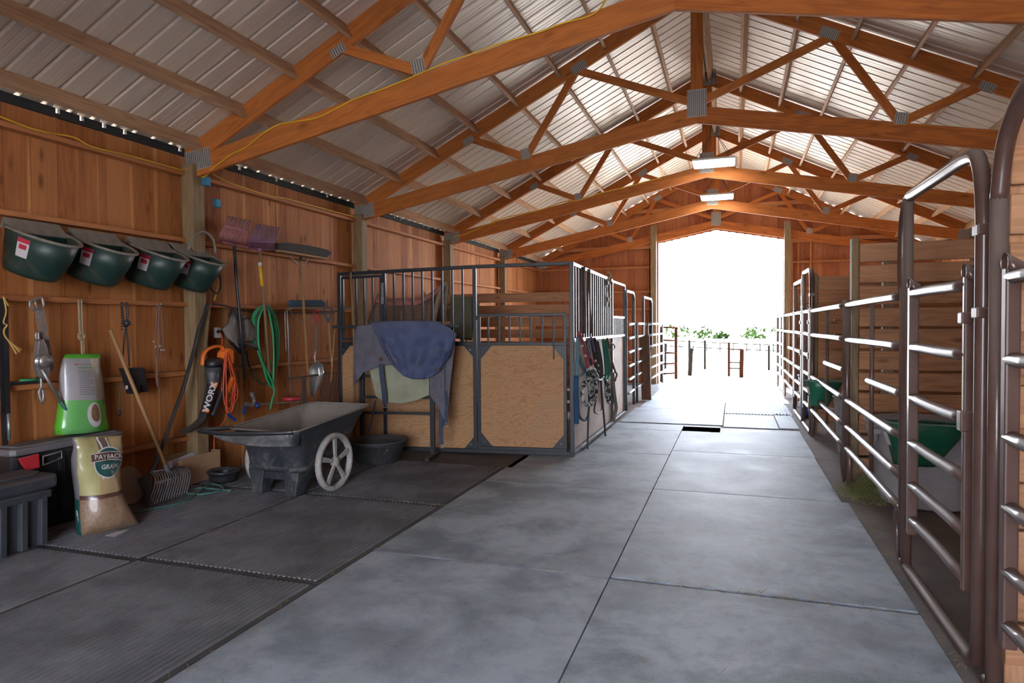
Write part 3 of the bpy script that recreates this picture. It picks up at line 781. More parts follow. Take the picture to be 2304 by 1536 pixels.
# small grille door at the left
d_ = thing('grille_door', 'narrow black barred door at the left end of the stall front, beside the spoon-shaped scoop', 'stall door', sfc(815, z=0, off=.03))
bar(d_, 'top_rail', sfc(772, z=zt(772) - .05, off=.03), sfc(860, z=zt(860) - .05, off=.03), 0.03, 0.035)
bar(d_, 'bottom_rail', sfc(772, z=ZM + .06, off=.03), sfc(860, z=ZM + .06, off=.03), 0.03, 0.035)
for u in (773, 859): bar(d_, 'stile', sfc(u, z=ZM + .05, off=.03), sfc(u, z=zt(u) - .04, off=.03), 0.03, 0.03)
for u in (803, 821, 840): bar(d_, 'upright_bar', sfc(u, z=ZM + .06, off=.03), sfc(u, z=zt(u) - .05, off=.03), 0.02, 0.02)
m = MB(); q = sf(860, 640, .05)
for k in range(7): m.tube([(q + Vector((0.012 * math.cos(a * 1.05), 0, -k * 0.035 + 0.02 * math.sin(a * 1.05)))) for a in range(6)], 0.006, 6, closed=True)
m.build('chain', M_plate, d_)
def plyp(t, u0, u1, z0, z1, off, cut=0.13):
    a = sfc(u0, off=off); b_ = sfc(u1, off=off)
    m = MB(); A = Vector((a.x, a.y, 0)); B = Vector((b_.x, b_.y, 0))
    m.prism([A + Vector((0, 0, z0)), B + Vector((0, 0, z0)), B + Vector((0, 0, z1)), A + Vector((0, 0, z1))], -SN * 0.018); m.build('plywood_sheet', M_ply, t)
    d = (B - A).normalized()
    for P0, sx, z, sz in ((A, 1, z1, -1), (B, -1, z1, -1), (A, 1, z0, 1), (B, -1, z0, 1)):
        if cut:
            m = MB(); o = P0 + Vector((0, 0, z)) + SN * 0.012
            m.prism([o, o + d * sx * cut, o + d * sx * (cut - .02) + Vector((0, 0, sz * .012)), o + d * sx * .012 + Vector((0, 0, sz * (cut * 1.15 - .02))), o + Vector((0, 0, sz * cut * 1.15))], SN * 0.006); m.build('corner_plate', M_black, t)
            m = MB(); m.lathe([(0, 0), (.008, 0), (.008, .004), (0, .006)], o + d * sx * .045 + Vector((0, 0, sz * .05)) + SN * .006, SN, 8); m.build('bolt', M_plate, t)
plyp(stall, 768, 1067, 0.06, ZM - .02, 0.0)
# gate section
g_ = thing('stall_gate', 'black stall gate with short bars over a clean plywood sheet, at the corner', 'stall gate', sfc(1177, z=0))
zw = sf(1180, 708).z; gb = sf(1180, 1009).z
for z, w_ in ((zw, .036), (ZM, .04), (gb, .045)): bar(g_, 'rail', sfc(1075, z=z, off=.01), sfc(1274, z=z, off=.01), .036, w_)
for u in (1078, 1272): bar(g_, 'stile', sfc(u, z=gb, off=.01), sfc(u, z=zw, off=.01), .036, .036)
for u in (1099, 1123, 1147, 1171, 1195, 1220, 1246): bar(g_, 'upright_bar', sfc(u, z=ZM, off=.01), sfc(u, z=zw, off=.01), .02, .02)
plyp(g_, 1080, 1270, gb + .02, ZM - .02, 0.01, cut=0.15)
bar(g_, 'latch_rod', sfc(1245.5, z=sf(1245, 808).z, off=.035), sfc(1245.5, z=ZM + .02, off=.035), .014, .014)
for z in (gb + .04, ZM + .30): bar(g_, 'hinge', sfc(1071, z=z, off=.02), sfc(1080, z=z, off=.02), .05, .03)
h_ = thing('stall_header', 'black steel header frame over the stall gate with corner post and sill', 'stall frame', sfc(1277, z=0))
bar(h_, 'top_rail', top(1071), C0 + Vector((0, 0, ZT)), 0.04, 0.04)
bar(h_, 'sill', sfc(1071, z=0.035), C0 + Vector((0, 0, 0.035)), 0.045, 0.05)
bar(h_, 'corner_post', C0, C0 + Vector((0, 0, ZT + .02)), 0.05, 0.05)
# side facing the aisle
SX = -1.72
def sd(u, v): return at(u, v, X=SX)
YA = C0.y + .04; YB = sd(1377, 900).y; YC = sd(1405, 900).y
M_pale = plain('weathered_plywood', (0.42, 0.34, 0.29), rough=0.7, mottle=0.8, scale=4, dust=0.15)
M_bright = plain('worn_black_steel', (0.03, 0.035, 0.042), rough=0.3, metal=0.1, dust=0.45, dustcol=(0.30, 0.31, 0.32), mottle=0.4, scale=30, spec=0.6, side=.15)
s_ = thing('stall_bar_fence', 'long stall side facing the aisle with close-set bars, halters hang on it', 'stall panel', (SX, (YA + YB) / 2, 0))
up = Vector((1, 0, 0)); zts = 2.17; ZS = 1.31
def sb(t, name, y0, z0, y1, z1, w_=.03, h_=.03, mat=None, x=SX):
    m = MB(); m.beam((x, y0, z0), (x, y1, z1), w_, h_, up); return m.build(name, mat or M_bright, t, bev=.003)
sb(s_, 'top_rail', YA, zts, YB, zts - .03, .04, .04); sb(s_, 'middle_rail', YA, ZS, YB, ZS, .045, .04); sb(s_, 'base_rail', YA, .035, YB, .035, .045, .045)
sb(s_, 'post', YB, 0.01, YB, zts - .03, .04, .04)
n_ = 17
for i in range(n_):
    y = YA + (YB - YA) * (i + 1) / (n_ + 1); sb(s_, 'upright_bar', y, ZS, y, zts - .02, .02, .02)
m = MB(); m.box((SX - .02, (YA + YB) / 2, (ZS + .05) / 2), (0.016, YB - YA - .04, ZS - .08)); m.build('plywood_sheet', M_pale, s_)
s2 = thing('side_gate', 'narrow stall side gate with short bars beyond the hanging halters', 'stall gate', (SX, (YB + YC) / 2, 0))
for z in (zts - .04, 1.60, ZS, .04): sb(s2, 'rail', YB + .03, z, YC, z, .035, .035)
sb(s2, 'post', YC, .01, YC, zts - .04, .04, .04)
for i in range(8):
    y = YB + .03 + (YC - YB - .03) * (i + 1) / 9; sb(s2, 'upright_bar', y, ZS, y, 1.60, .018, .018)
m = MB(); m.box((SX - .02, (YB + YC) / 2, (ZS + .05) / 2), (0.016, YC - YB - .06, ZS - .08)); m.build('plywood_sheet', M_pale, s2)

# pipe gates further down the left of the aisle
LX = -1.70
def left_gate(u0, u1, lab, ztop, zb=0.05, rz=(1.50, 1.26, 1.02, .78, .55, .32), tall=None, x=LX):
    y0 = at(u0, 800, X=x).y; y1 = at(u1, 800, X=x).y
    t = thing('pipe_gate', lab, 'gate', (x, (y0 + y1) / 2, 0))
    m = MB(); m.tube(smooth([(x, y0, zb), (x, y0, 1.0), (x, y0, ztop)], 3) + [(x, y0 + .06, ztop + .02), (x, y1 - .12, ztop + .02)] + smooth([(x, y1 - .12, ztop + .02), (x, y1 - .02, ztop - .03), (x, y1, ztop - .15), (x, y1, 1.0), (x, y1, zb)], 4), 0.026, 10); m.build('frame_tube', M_bright, t)
    for z in rz:
        m = MB(); m.tube([(x, y0, z), (x, (y0 + y1) / 2, z - .012), (x, y1, z)], 0.024, 10); m.build('rail', M_bright, t)
    return t
left_gate(1408, 1426, 'pale shining pipe gate just past the stall on the left of the aisle', 2.03)
y0 = at(1427, 800, X=LX).y; y1 = at(1448, 800, X=LX).y
t_ = thing('pipe_fence', 'six-rail pipe panel on the left of the aisle before the leaning plank post', 'fence panel', (LX, (y0 + y1) / 2, 0))
for z in (1.50, 1.26, 1.02, .78, .55, .32):
    m = MB(); m.tube([(LX, y0, z), (LX, y1, z)], 0.024, 10); m.build('rail', M_bright, t_)
for y in (y0 + .35, y1 - .1):
    m = MB(); m.tube([(LX, y, .03), (LX, y, 1.52)], 0.022, 10); m.build('post', M_bright, t_)
left_gate(1447.5, 1466, 'narrow tall pipe gate behind the leaning plank post near the doorway', 2.02, rz=(1.5,), zb=1.0, x=-1.72)
m = MB(); a = at(1455, 899, Z=0.0); b_ = at(1453, 754, Y=a.y)
m.beam((a.x, a.y, 0.0), (b_.x - .03, a.y + .02, b_.z), 0.05, 0.19, (1, 0, .0)); m.beam((a.x + .07, a.y - .04, 0.0), (b_.x + .05, a.y - .02, b_.z - .02), 0.05, 0.05, (1, 0, 0))
solo('plank_post', m, wood('aged_brown_post', (0.08, 0.04, 0.022), (0.19, 0.10, 0.06), (0.24, 0.15, 0.10), grain=.6, knots=.3, var=.2), 'thick weathered plank post standing at the left of the aisle near the doorway', 'post', (a.x, a.y, 0), bev=.004)
yw = at(1467, 800, X=-1.75).y
t_ = thing('pipe_fence', 'six-rail pipe panel at the left door post, catching warm light', 'fence panel', (-1.70, 15.6, 0))
for z in (1.50, 1.26, 1.02, .78, .55, .32):
    m = MB(); m.tube([(-1.70, 13.7, z), (-1.66, 16.8, z)], 0.024, 10); m.build('rail', M_bright, t_)
for y in (13.75, 16.7):
    m = MB(); m.tube([(-1.68, y, .03), (-1.68, y, 1.52)], 0.022, 10); m.build('post', M_bright, t_)

# planks between left stalls
t_ = partition(10.35, -4.9, -1.86, 2.02, 'gapped plank partition inside the left stall, seen through the black bars', h=0.15, pitch=0.2)

# ---------------------------------------------------------------- blanket rack and blankets
rk = thing('blanket_rack', 'black tube rack standing before the stall front, carrying the horse blankets', 'rack', (-3.62, 6.66, 0))
ra = at(828, 1023, Z=0); rb = at(990, 1022, Z=0); ra.z = rb.z = 0; yy = Vector((ra.x, ra.y, 0)); dv = (rb - ra).normalized()
ra = Vector((-4.02, 6.55, 0)); rb = Vector((-3.20, 6.68, 0)); dv = (rb - ra).normalized(); nv = Vector((dv.y, -dv.x, 0))
for p in (ra, rb):
    bar(rk, 'post', p + Vector((0, 0, .03)), p + Vector((0, 0, 1.50)), .05, .05)
    bar(rk, 'foot', p + nv * .24 + Vector((0, 0, .025)), p - nv * .14 + Vector((0, 0, .025)), .05, .035, up=Vector((0, 0, 1)))
for z in (1.48, 0.92, .68, .50): bar(rk, 'crossbar', ra + Vector((0, 0, z)), rb + Vector((0, 0, z)), .03, .03)
bar(rk, 'arm', ra + Vector((0, 0, 1.48)) - dv * .35, rb + dv * .32 + Vector((0, 0, 1.48)), .035, .035)
def rp(u, v, off): return onp(u, v, ra + nv * off, nv)
def cloth(name, outline_top, outline_bot, off, mat, t=None, lab=None, cat=None, fold=0.03, seed=0, nu=40, nv_=30, fr=5.0, back=0.0, solid=0.008):
    def interp(L, s):
        s = s * (len(L) - 1); i = min(int(s), len(L) - 2); f = s - i
        return (L[i][0] * (1 - f) + L[i + 1][0] * f, L[i][1] * (1 - f) + L[i + 1][1] * f)
    def fn(a, b):
        p0 = interp(outline_top, a); p1 = interp(outline_bot, a)
        u = p0[0] + (p1[0] - p0[0]) * b; v = p0[1] + (p1[1] - p0[1]) * b
        k = mn.noise(Vector((a * fr + seed, b * fr * .45 + seed * 2, seed)))
        k2 = mn.noise(Vector((a * fr * 3 - b * 2 + seed, b * fr * .9, 5 + seed)))
        e = min(1, b * 6)
        o = off + fold * (k + .35 * k2) * (0.35 + b) + 0.03 * math.sin(min(b * 9, 1.57)) - back * (1 - e)
        return rp(u, v, o)
    m = MB(); m.grid(fn, nu, nv_)
    if t is not None: return m.build(name, mat, t, solid=solid, fixn=False)
    return m.build(name, mat, None, solid=solid, fixn=False)
M_denim = plain('blue_canvas', (0.042, 0.058, 0.125), rough=0.85, dust=0.30, dustcol=(0.16, 0.15, 0.16), mottle=0.7, scale=5, bmp=0.3)
M_denimgrey = plain('faded_blue_canvas', (0.085, 0.082, 0.105), rough=0.9, dust=0.25, dustcol=(0.17, 0.15, 0.15), mottle=0.6, scale=6, bmp=0.3)
M_sage = plain('sage_lining', (0.23, 0.235, 0.165), rough=0.9, mottle=0.5, scale=7, dust=0.2, bmp=0.2)
M_navy = plain('navy_webbing', (0.03, 0.04, 0.07), rough=0.8, mottle=0.3)
M_buckle = plain('dull_buckle', (0.35, 0.33, 0.30), rough=0.4, metal=0.7)
M_brownpatch = plain('brown_patch', (0.10, 0.05, 0.035), rough=0.85)
bl = thing('horse_blanket', 'faded blue canvas horse blanket with sage lining draped over the black rack', 'blanket', (-3.62, 6.40, 1.0))
cloth('lining', [(828, 822), (860, 812), (905, 805), (950, 800), (985, 820), (992, 870)], [(846, 892), (865, 905), (905, 908), (938, 900), (966, 888), (984, 908)], .10, M_sage, bl, seed=3, fold=.015)
cloth('outer_layer', [(797, 745), (804, 733), (838, 728), (870, 724), (905, 722)], [(795, 868), (800, 862), (818, 838), (856, 822), (905, 818)], .17, M_denimgrey, bl, seed=6, fold=.03)
cloth('hanging_side', [(988, 740), (1000, 735), (1012, 738), (1026, 752)], [(994, 960), (1001, 958), (1007, 945), (1009, 905)], .09, M_denimgrey, bl, seed=9, fold=.03, nu=16)
cloth('rear_edge', [(965, 800), (980, 800), (1000, 800)], [(966, 888), (984, 912), (1002, 950)], .125, M_denimgrey, bl, seed=12, fold=.02, nu=12)
cloth('folded_layer', [(834, 724), (870, 722), (905, 722), (950, 720), (985, 723), (1010, 736), (1028, 752)], [(856, 775), (880, 818), (908, 846), (930, 853), (960, 852), (990, 836), (1010, 800)], .21, M_denim, bl, seed=1.3, fold=.085, fr=8)
def strap(pts, off, w_, name='strap', mat=None, t=bl):
    P_ = [rp(u, v, off) for u, v in pts]
    m = MB()
    for i in range(len(P_) - 1):
        a, b_ = P_[i], P_[i + 1]; d = (b_ - a).normalized(); s = d.cross(nv).normalized() * w_ / 2
        m.prism([a - s, a + s, b_ + s, b_ - s], nv * .004)
    return m.build(name, mat or M_navy, t)
strap([(857, 818), (860, 850), (864, 880), (866, 910)], .205, .055)
strap([(993, 870), (991, 900), (992, 950), (993, 1000)], .15, .05)
strap([(1001, 880), (1004, 920), (1003, 954)], .16, .045)
strap([(845, 900), (838, 940), (828, 975)], .12, .02)
for u, v in ((866, 912), (993, 1003), (1004, 955)):
    q = rp(u, v, .17); m = MB(); m.tube([q + dv * x + Vector((0, 0, z)) for x, z in ((-.02, .015), (.02, .015), (.02, -.02), (-.02, -.02))], .004, 6, closed=True); m.build('buckle', M_buckle, bl)
for u, v, s in ((857, 808, .022), (986, 830, .024)):
    q = rp(u, v, .262 if u > 900 else .222); m = MB(); m.lathe([(0, 0), (s, 0), (s, .005), (0, .006)], q, nv, 14); m.build('patch', M_brownpatch, bl)

# black rubber feed pan in front of the rack
M_rub = plain('black_rubber', (0.018, 0.019, 0.022), rough=0.6, dust=0.30, dustcol=(0.20, 0.19, 0.18), mottle=0.4, scale=8, scratch=0.6)
fp = tub((-3.70, 6.32, 0.0), 0.235, 0.315, 0.235, 'wide black rubber feed tub on the floor before the stall', M_rub, 'rubber_tub', 'tub', 36)
m = MB(); m.tube(smooth([(-4.00, 6.28, .20), (-4.10, 6.22, .19), (-4.12, 6.2, .10), (-4.05, 6.2, .05), (-3.97, 6.22, .07)], 5), .006, 6); m.build('wire_handle', M_wire, fp)

# saddles on a stand inside the stall
M_leather = plain('brown_leather', (0.15, 0.095, 0.065), rough=0.55, dust=0.35, dustcol=(0.17, 0.13, 0.10), mottle=0.5, scale=7, bmp=0.3)
M_redtrim = plain('dusty_pink_seat', (0.32, 0.13, 0.11), rough=0.6, dust=0.2, mottle=0.4, scale=7)
M_fleece = plain('grey_fleece', (0.20, 0.17, 0.13), rough=1.0, mottle=0.8, scale=25, bmp=0.8)
PX = at(1024, 700, Y=7.9).x
M_olive = plain('olive_canvas', (0.085, 0.085, 0.055), rough=0.9, mottle=0.5, scale=8)
def saddle(c, yaw, s, lab, red=True):
    t = thing('saddle', lab, 'saddle', c, yaw)
    Mx = Matrix.Translation(Vector(c)) @ Matrix.Rotation(yaw, 4, 'Z')
    def q(x, y, z): return Mx @ Vector((x * s, y * s, z * s))
    # x = nose to tail, y = across
    def seat(a, b):
        x = -.36 + .78 * a; th = (b - .5) * 2 * R(100)
        zc = 0.10 + 0.16 * max(0, (a - .62) / .38) ** 1.5 + 0.05 * max(0, (.2 - a) / .2)
        w_ = .11 + .05 * math.sin(a * 3.14)
        return q(x, w_ * math.sin(th), zc + .07 * math.cos(th) - .05)
    m = MB(); m.grid(seat, 18, 12); m.build('seat', M_redtrim if red else M_leather, t, solid=.02)
    for sd_ in (-1, 1):
        def flap(a, b):
            x = -.34 + .66 * a + .10 * b * (a - .5); dr = b
            return q(x, sd_ * (.10 + .16 * math.sin(b * 1.5)), .10 - .36 * dr * (1 - .25 * (2 * a - 1) ** 2) + .01 * math.sin(a * 14))
        m = MB(); m.grid(flap, 14, 8); m.build('flap', M_leather, t, solid=.014)
        def pad(a, b):
            return q(-.40 + .80 * a, sd_ * (.07 + .15 * math.sin(b * 1.5)), .05 - .26 * b)
        m = MB(); m.grid(pad, 12, 6); m.build('fleece_pad', M_fleece, t, solid=.02)
        m = MB(); m.tube([q(.02, sd_ * .24, -.02), q(.03, sd_ * .27, -.30)], .018 * s, 8); m.build('stirrup_strap', M_leather, t)
    m = MB(); m.tube(smooth([q(.36, -.16, -.12), q(.40, -.13, .10), q(.43, -.05, .27), q(.43, .05, .27), q(.40, .13, .10), q(.36, .16, -.12)], 5), .024 * s, 10); m.build('cantle', M_fleece, t)
    m = MB(); m.tube(smooth([q(-.35, -.1, .02), q(-.36, 0, .17), q(-.35, .1, .02)], 5), .024 * s, 10); m.build('pommel', M_leather, t)
    return t
def stand(c, L, lab, yaw):
    t = thing('saddle_stand', lab, 'stand', (c[0], c[1], 0), yaw)
    Mx = Matrix.Translation(Vector((c[0], c[1], 0))) @ Matrix.Rotation(yaw, 4, 'Z')
    for sy in (-.08, .08):
        m = MB(); m.beam(Mx @ Vector((-L, sy, c[2])), Mx @ Vector((L, sy, c[2])), .04, .09); m.build('rail', M_plank, t)
    for x in (-L + .1, L - .1):
        m = MB(); m.beam(Mx @ Vector((x, 0, .0)), Mx @ Vector((x, 0, c[2])), .09, .09, (1, 0, 0)); m.build('leg', M_plank, t)
SP = at(915, 700, Y=7.7); SQ = at(1000, 700, Y=8.15)
stand((SP.x, 7.75, 1.50), .55, 'plank stand holding the larger saddle in the left stall', 0.35)
saddle((SP.x, 7.75, 1.70), 0.10, 1.15, 'larger brown saddle with dusty pink seat on the left, behind the stall bars', True)
stand((SQ.x, 8.35, 1.40), .30, 'plank stand holding the smaller saddle in the left stall', 0.5)
saddle((SQ.x, 8.35, 1.62), 0.45, .75, 'smaller drab saddle with grey fleece edge behind the stall bars, right of the pink one', False)
m = MB()
m.grid(lambda a, b: (PX + .26 * a, 7.75 + .1 * a, 1.84 - .50 * b + .02 * math.sin(b * 12) - .04 * a), 10, 12)
m.grid(lambda a, b: (PX + .26 * a, 8.0 + .1 * a, 1.84 - .40 * b + .02 * math.sin(b * 12) - .04 * a), 10, 12)
m.grid(lambda a, b: (PX + .26 * a, 7.75 + .1 * a + .25 * b, 1.84 + .04 * math.sin(b * 3.14) - .04 * a), 10, 6)
o = solo('saddle_pad', m, M_olive, 'olive green folded saddle pad hanging right of the smaller saddle', 'saddle pad', (PX, 7.9, 1.5), solid=.02)
t_ = thing('pad_rack', 'plain wooden bar holding the olive saddle pad', 'rack', (PX + .1, 7.9, 0))
m = MB(); m.beam((PX + .3, 7.96, 1.78), (PX - .05, 7.86, 1.80), .05, .05); m.build('bar', M_plank, t_)
m = MB(); m.beam((PX + .1, 7.92, 0), (PX + .1, 7.92, 1.77), .06, .06, (1, 0, 0)); m.build('post', M_plank, t_)
# ---------------------------------------------------------------- left wall: hung tools, bags, totes, cart
M_ash = wood('handle_wood', (0.26, 0.14, 0.06), (0.46, 0.26, 0.12), (0.5, 0.3, 0.15), grain=0.4, knots=0, var=0.3)
M_ashdirty = wood('dirty_handle_wood', (0.16, 0.10, 0.055), (0.30, 0.19, 0.105), (0.36, 0.24, 0.14), grain=0.4, knots=0, var=0.3)
M_steel = plain('worn_steel', (0.30, 0.29, 0.28), rough=0.4, metal=0.7, dust=0.3, mottle=0.5, scale=15)
M_galv = plain('bright_steel', (0.5, 0.5, 0.5), rough=0.28, metal=0.8, dust=0.15, mottle=0.3)
M_rust = plain('dusty_saw_steel', (0.21, 0.165, 0.14), rough=0.8, metal=0.2, mottle=0.9, scale=18)
M_rope = plain('tan_rope', (0.27, 0.20, 0.12), rough=0.95, mottle=0.6, scale=40)
M_twine = plain('yellow_twine', (0.50, 0.34, 0.10), rough=0.9, mottle=0.4)
M_yellow = plain('yellow_cord_plastic', (0.75, 0.42, 0.02), rough=0.45, mottle=0.1)
M_orange = plain('orange_plastic', (0.80, 0.16, 0.015), rough=0.4, dust=0.12, mottle=0.15)
M_ocord = plain('red_orange_cord', (0.60, 0.085, 0.03), rough=0.5, mottle=0.15)
M_hose = plain('green_hose_rubber', (0.02, 0.30, 0.11), rough=0.4, dust=0.15, mottle=0.2)
M_hosed = plain('dark_green_hose', (0.02, 0.06, 0.04), rough=0.5, dust=0.2)
M_teal = plain('teal_hose', (0.03, 0.13, 0.12), rough=0.6, dust=0.35)
M_purple = plain('purple_plastic', (0.19, 0.07, 0.16), rough=0.5, dust=0.3, mottle=0.3)
M_dirtyfork = plain('dirty_pink_tines', (0.34, 0.12, 0.13), rough=0.8, dust=0.5, dustcol=(.2, .17, .14), mottle=0.6, scale=20)
M_bristle = plain('black_bristles', (0.035, 0.034, 0.032), rough=0.95, dust=0.3, mottle=0.6, scale=60, bmp=0.6)
M_leatherr = plain('red_brown_leather', (0.16, 0.075, 0.055), rough=0.6, mottle=0.4)
M_greycloth = plain('grey_canvas', (0.155, 0.135, 0.12), rough=0.9, mottle=0.5, scale=9, bmp=0.3)
M_blk = plain('black_plastic', (0.013, 0.014, 0.017), rough=0.38, dust=0.22, dustcol=(0.15, 0.14, 0.135), mottle=0.3, scale=8)
M_tote = plain('charcoal_tote_plastic', (0.028, 0.032, 0.042), rough=0.5, dust=0.5, dustcol=(0.115, 0.105, 0.10), mottle=0.4, scale=7, scratch=0.3)
M_greylid = plain('grey_lid_plastic', (0.13, 0.125, 0.14), rough=0.45, dust=0.35, dustcol=(0.2, 0.18, 0.17), mottle=0.2)
M_red = plain('red_plastic', (0.45, 0.015, 0.03), rough=0.4, dust=0.2)
M_cart = plain('scuffed_black_cart_plastic', (0.018, 0.022, 0.030), rough=0.5, dust=0.45, dustcol=(0.16, 0.145, 0.13), mottle=0.5, scale=5, scratch=0.8, smear=(0.7, 3.2, (0.17, 0.165, 0.17)))
M_cartin = plain('dusty_cart_lining', (0.16, 0.145, 0.125), rough=0.85, mottle=0.7, scale=5, dust=0.3)
M_wheel = plain('dusty_wheel', (0.24, 0.23, 0.22), rough=0.8, mottle=0.9, scale=14, scratch=0.3)
M_bluetape = plain('blue_box_plastic', (0.02, 0.19, 0.34), rough=0.45, mottle=0.1)
M_card = plain('cardboard', (0.32, 0.19, 0.105), rough=0.85, mottle=0.3)
M_paper = plain('white_paper', (0.50, 0.50, 0.55), rough=0.6, mottle=0.2)
M_dgreen = plain('dark_green_plastic', (0.005, 0.030, 0.026), rough=0.42, dust=0.22, dustcol=(0.13, 0.13, 0.11), mottle=0.4, scale=6, spec=0.5, smear=(0.5, 5.0, (0.10, 0.085, 0.06)))
M_dgrim = plain('dusty_rim', (0.17, 0.15, 0.125), rough=0.85, mottle=0.6, scale=20)
M_stick = plain('sticker_white', (0.55, 0.53, 0.55), rough=0.5, mottle=0.1)
M_stickr = plain('sticker_red', (0.5, 0.03, 0.06), rough=0.5, mottle=0.1)
M_ink = plain('dark_ink', (0.03, 0.03, 0.035), rough=0.6, mottle=0)
GX = -4.925
def W(u, v, x=GX): return at(u, v, X=x)
def path(pts, x=GX): return [W(u, v, x) for u, v in pts]
def tsolo(name, pts, r, mat, lab, cat, x=GX, sm=5, n=8, closed=False, grp=None, flat=None):
    P_ = [p if isinstance(p, Vector) else W(p[0], p[1], p[2] if len(p) > 2 else x) for p in pts]
    m = MB(); m.tube(smooth(P_, sm, closed) if sm > 1 else P_, r, n, closed=closed, flat=flat)
    return solo(name, m, mat, lab, cat, tuple(P_[0]), grp)

# four half-round feeders on the second girt
def make_feeder(c):
    t = thing('wall_feeder', 'green half-round feeder, leftmost of the four, cleanest of the row', 'feed bucket', c, 0, 'green feeders on the wall')
    x0, y0, z0 = c; w_, d, h = .205, .38, .31
    Rm = Matrix.Translation(Vector((x0, y0, z0))) @ Matrix.Rotation(R(21), 4, 'Y') @ Matrix.Translation(-Vector((x0, y0, z0)))
    def TB(mb, *a, **k):
        mb.v = [Rm @ p for p in mb.v]; return mb.build(*a, **k)
    def ring(s, top=True):
        out = []
        for k in range(17):
            a = math.pi * k / 16; yy = -math.cos(a); xx = math.sin(a) ** .85
            out.append((xx, yy))
        return out
    base = ring(1)
    def lv(sy, sx, z, lean=0): return [Vector((x0 + .012 + px * d * sx, y0 + py * w_ * sy, z0 + z)) for px, py in base]
    m = MB(); rings = [lv(.74, .70, -h), lv(.80, .78, -h * .9), lv(.93, .93, -h * .4), lv(1, 1, 0)]
    m.loft(rings, capb=True); TB(m, 'bucket', M_dgreen, t, solid=.007)
    m = MB(); m.tube(lv(1.03, 1.03, .004), .014, 8, closed=False, flat=.8); TB(m, 'rim', M_dgrim, t)
    # hook-over back shelf
    m = MB(); m.prism([(x0 - .035, y0 - w_ * 1.0, z0 + .05), (x0 + .10, y0 - w_ * .97, z0 - .012), (x0 + .10, y0 + w_ * .97, z0 - .012), (x0 - .035, y0 + w_ * 1.0, z0 + .05)], (0, 0, .008)); 
    m.box((x0 - .038, y0, z0 + .015), (.007, w_ * 2, .075)); TB(m, 'hook_shelf', M_dgrim, t)
    m = MB(); m.box((x0 + .10, y0, z0 - .045), (.006, w_ * 1.75, .07)); TB(m, 'shelf_lip', M_dgreen, t)
    # sticker on the near side
    def sk(a, z): 
        s = .93 + .07 * (1 + z / (h * .4)) if z > -h * .4 else .80 + .13 * ((z + h * .9) / (h * .5)); 
        return Vector((x0 + .012 + (math.sin(a) ** .85) * d * s, y0 - math.cos(a) * w_ * s, z0 + z)) + Vector((math.sin(a), -math.cos(a), 0)) * .0065
    m = MB(); m.grid(lambda a, b: sk(R(17 + 16 * a), -.03 - .14 * b), 4, 6); TB(m, 'sticker', M_stick, t, fixn=False)
    m = MB(); m.grid(lambda a, b: sk(R(17 + 16 * a), -.03 - .032 * b) + Vector((.0012, -.0012, 0)), 4, 1)
    m.grid(lambda a, b: sk(R(20 + 10 * a), -.075 - .034 * b) + Vector((.0012, -.0012, 0)), 3, 2); TB(m, 'sticker_mark', M_stickr, t, fixn=False)
    return t
f0 = make_feeder((-4.915, 3.50, 2.215))
dup(f0, (-4.915, 3.985, 2.205), label='green half-round feeder with muddy belly, second from the left of the four')
dup(f0, (-4.915, 4.51, 2.205), label='green half-round feeder, third from the left, with a small pale chip on its front')
f3 = dup(f0, (-4.915, 4.955, 2.205), label='smaller looking green feeder with a raised wire handle, rightmost of the four')
m = MB(); m.tube(smooth([Vector((-4.78, 4.82, 2.20)), Vector((-4.76, 4.86, 2.32)), Vector((-4.75, 4.98, 2.39)), Vector((-4.76, 5.11, 2.33)), Vector((-4.78, 5.16, 2.20))], 5), .011, 8); m.build('handle', M_dgrim, f3)

# post extras
for (u, v, s, lab, x) in ((464, 408, .075, 'bright blue electrical box at the top of the nearest wall post', -4.85), (488, 457, .07, 'smaller bright blue box on the boards just right of the post', -4.97)):
    p = W(u, v, x); m = MB(); m.box(p, (.04, s, s * 1.15)); m.box(p + Vector((.022, 0, 0)), (.006, s * .9, s)); solo('junction_box', m, M_bluetape, lab, 'electrical box', tuple(p), bev=.005)
tsolo('cable_loop', [(473, 600), (492, 618), (497, 645), (487, 660), (475, 648), (471, 620)], .009, M_blk, 'black cable loop hanging beside the rightmost green feeder', 'cable', x=-4.84)
tsolo('yellow_cord', [(484, 598), (490, 625), (489, 650), (482, 676)], .006, M_yellow, 'short yellow cord hanging through the black cable loop', 'cord', x=-4.86)
YC1 = 5.05 - .032
cp = [at(u, v, Y=YC1) for u, v in ((481, 377), (521, 347), (555, 330), (590, 302), (625, 281), (660, 274), (715, 264), (764, 240), (800, 222), (870, 197), (940, 168), (1000, 142), (1060, 122), (1120, 100), (1219, 70), (1266, 52), (1318, 39), (1347, 23), (1366, -4))]
tsolo('extension_cord', [W(427, 377, -4.90), W(455, 399, -4.86)] + cp, .007, M_yellow, 'yellow extension cord stapled along the nearest truss chord', 'cord')
tsolo('extension_cord', path([(0, 262), (69, 288), (115, 299), (167, 309), (208, 330), (288, 349), (347, 365), (410, 382), (427, 377), (452, 395)], -4.935), .006, M_yellow, 'yellow cord lying along the top girt left of the nearest post', 'cord')
tsolo('extension_cord', path([(479, 392), (510, 408), (555, 424), (608, 441), (642, 446), (694, 460), (760, 478), (812, 492)], -4.935), .006, M_yellow, 'yellow cord lying along the top girt right of the nearest post', 'cord')
cp = [at(u, v, Y=11.03 - .032) for u, v in ((1020, 533), (1050, 525), (1133, 491), (1208, 474), (1271, 453), (1301, 451), (1357, 433), (1413, 420), (1488, 399))]
tsolo('extension_cord', cp, .010, M_yellow, 'yellow cord along the third truss, behind the stall front', 'cord')

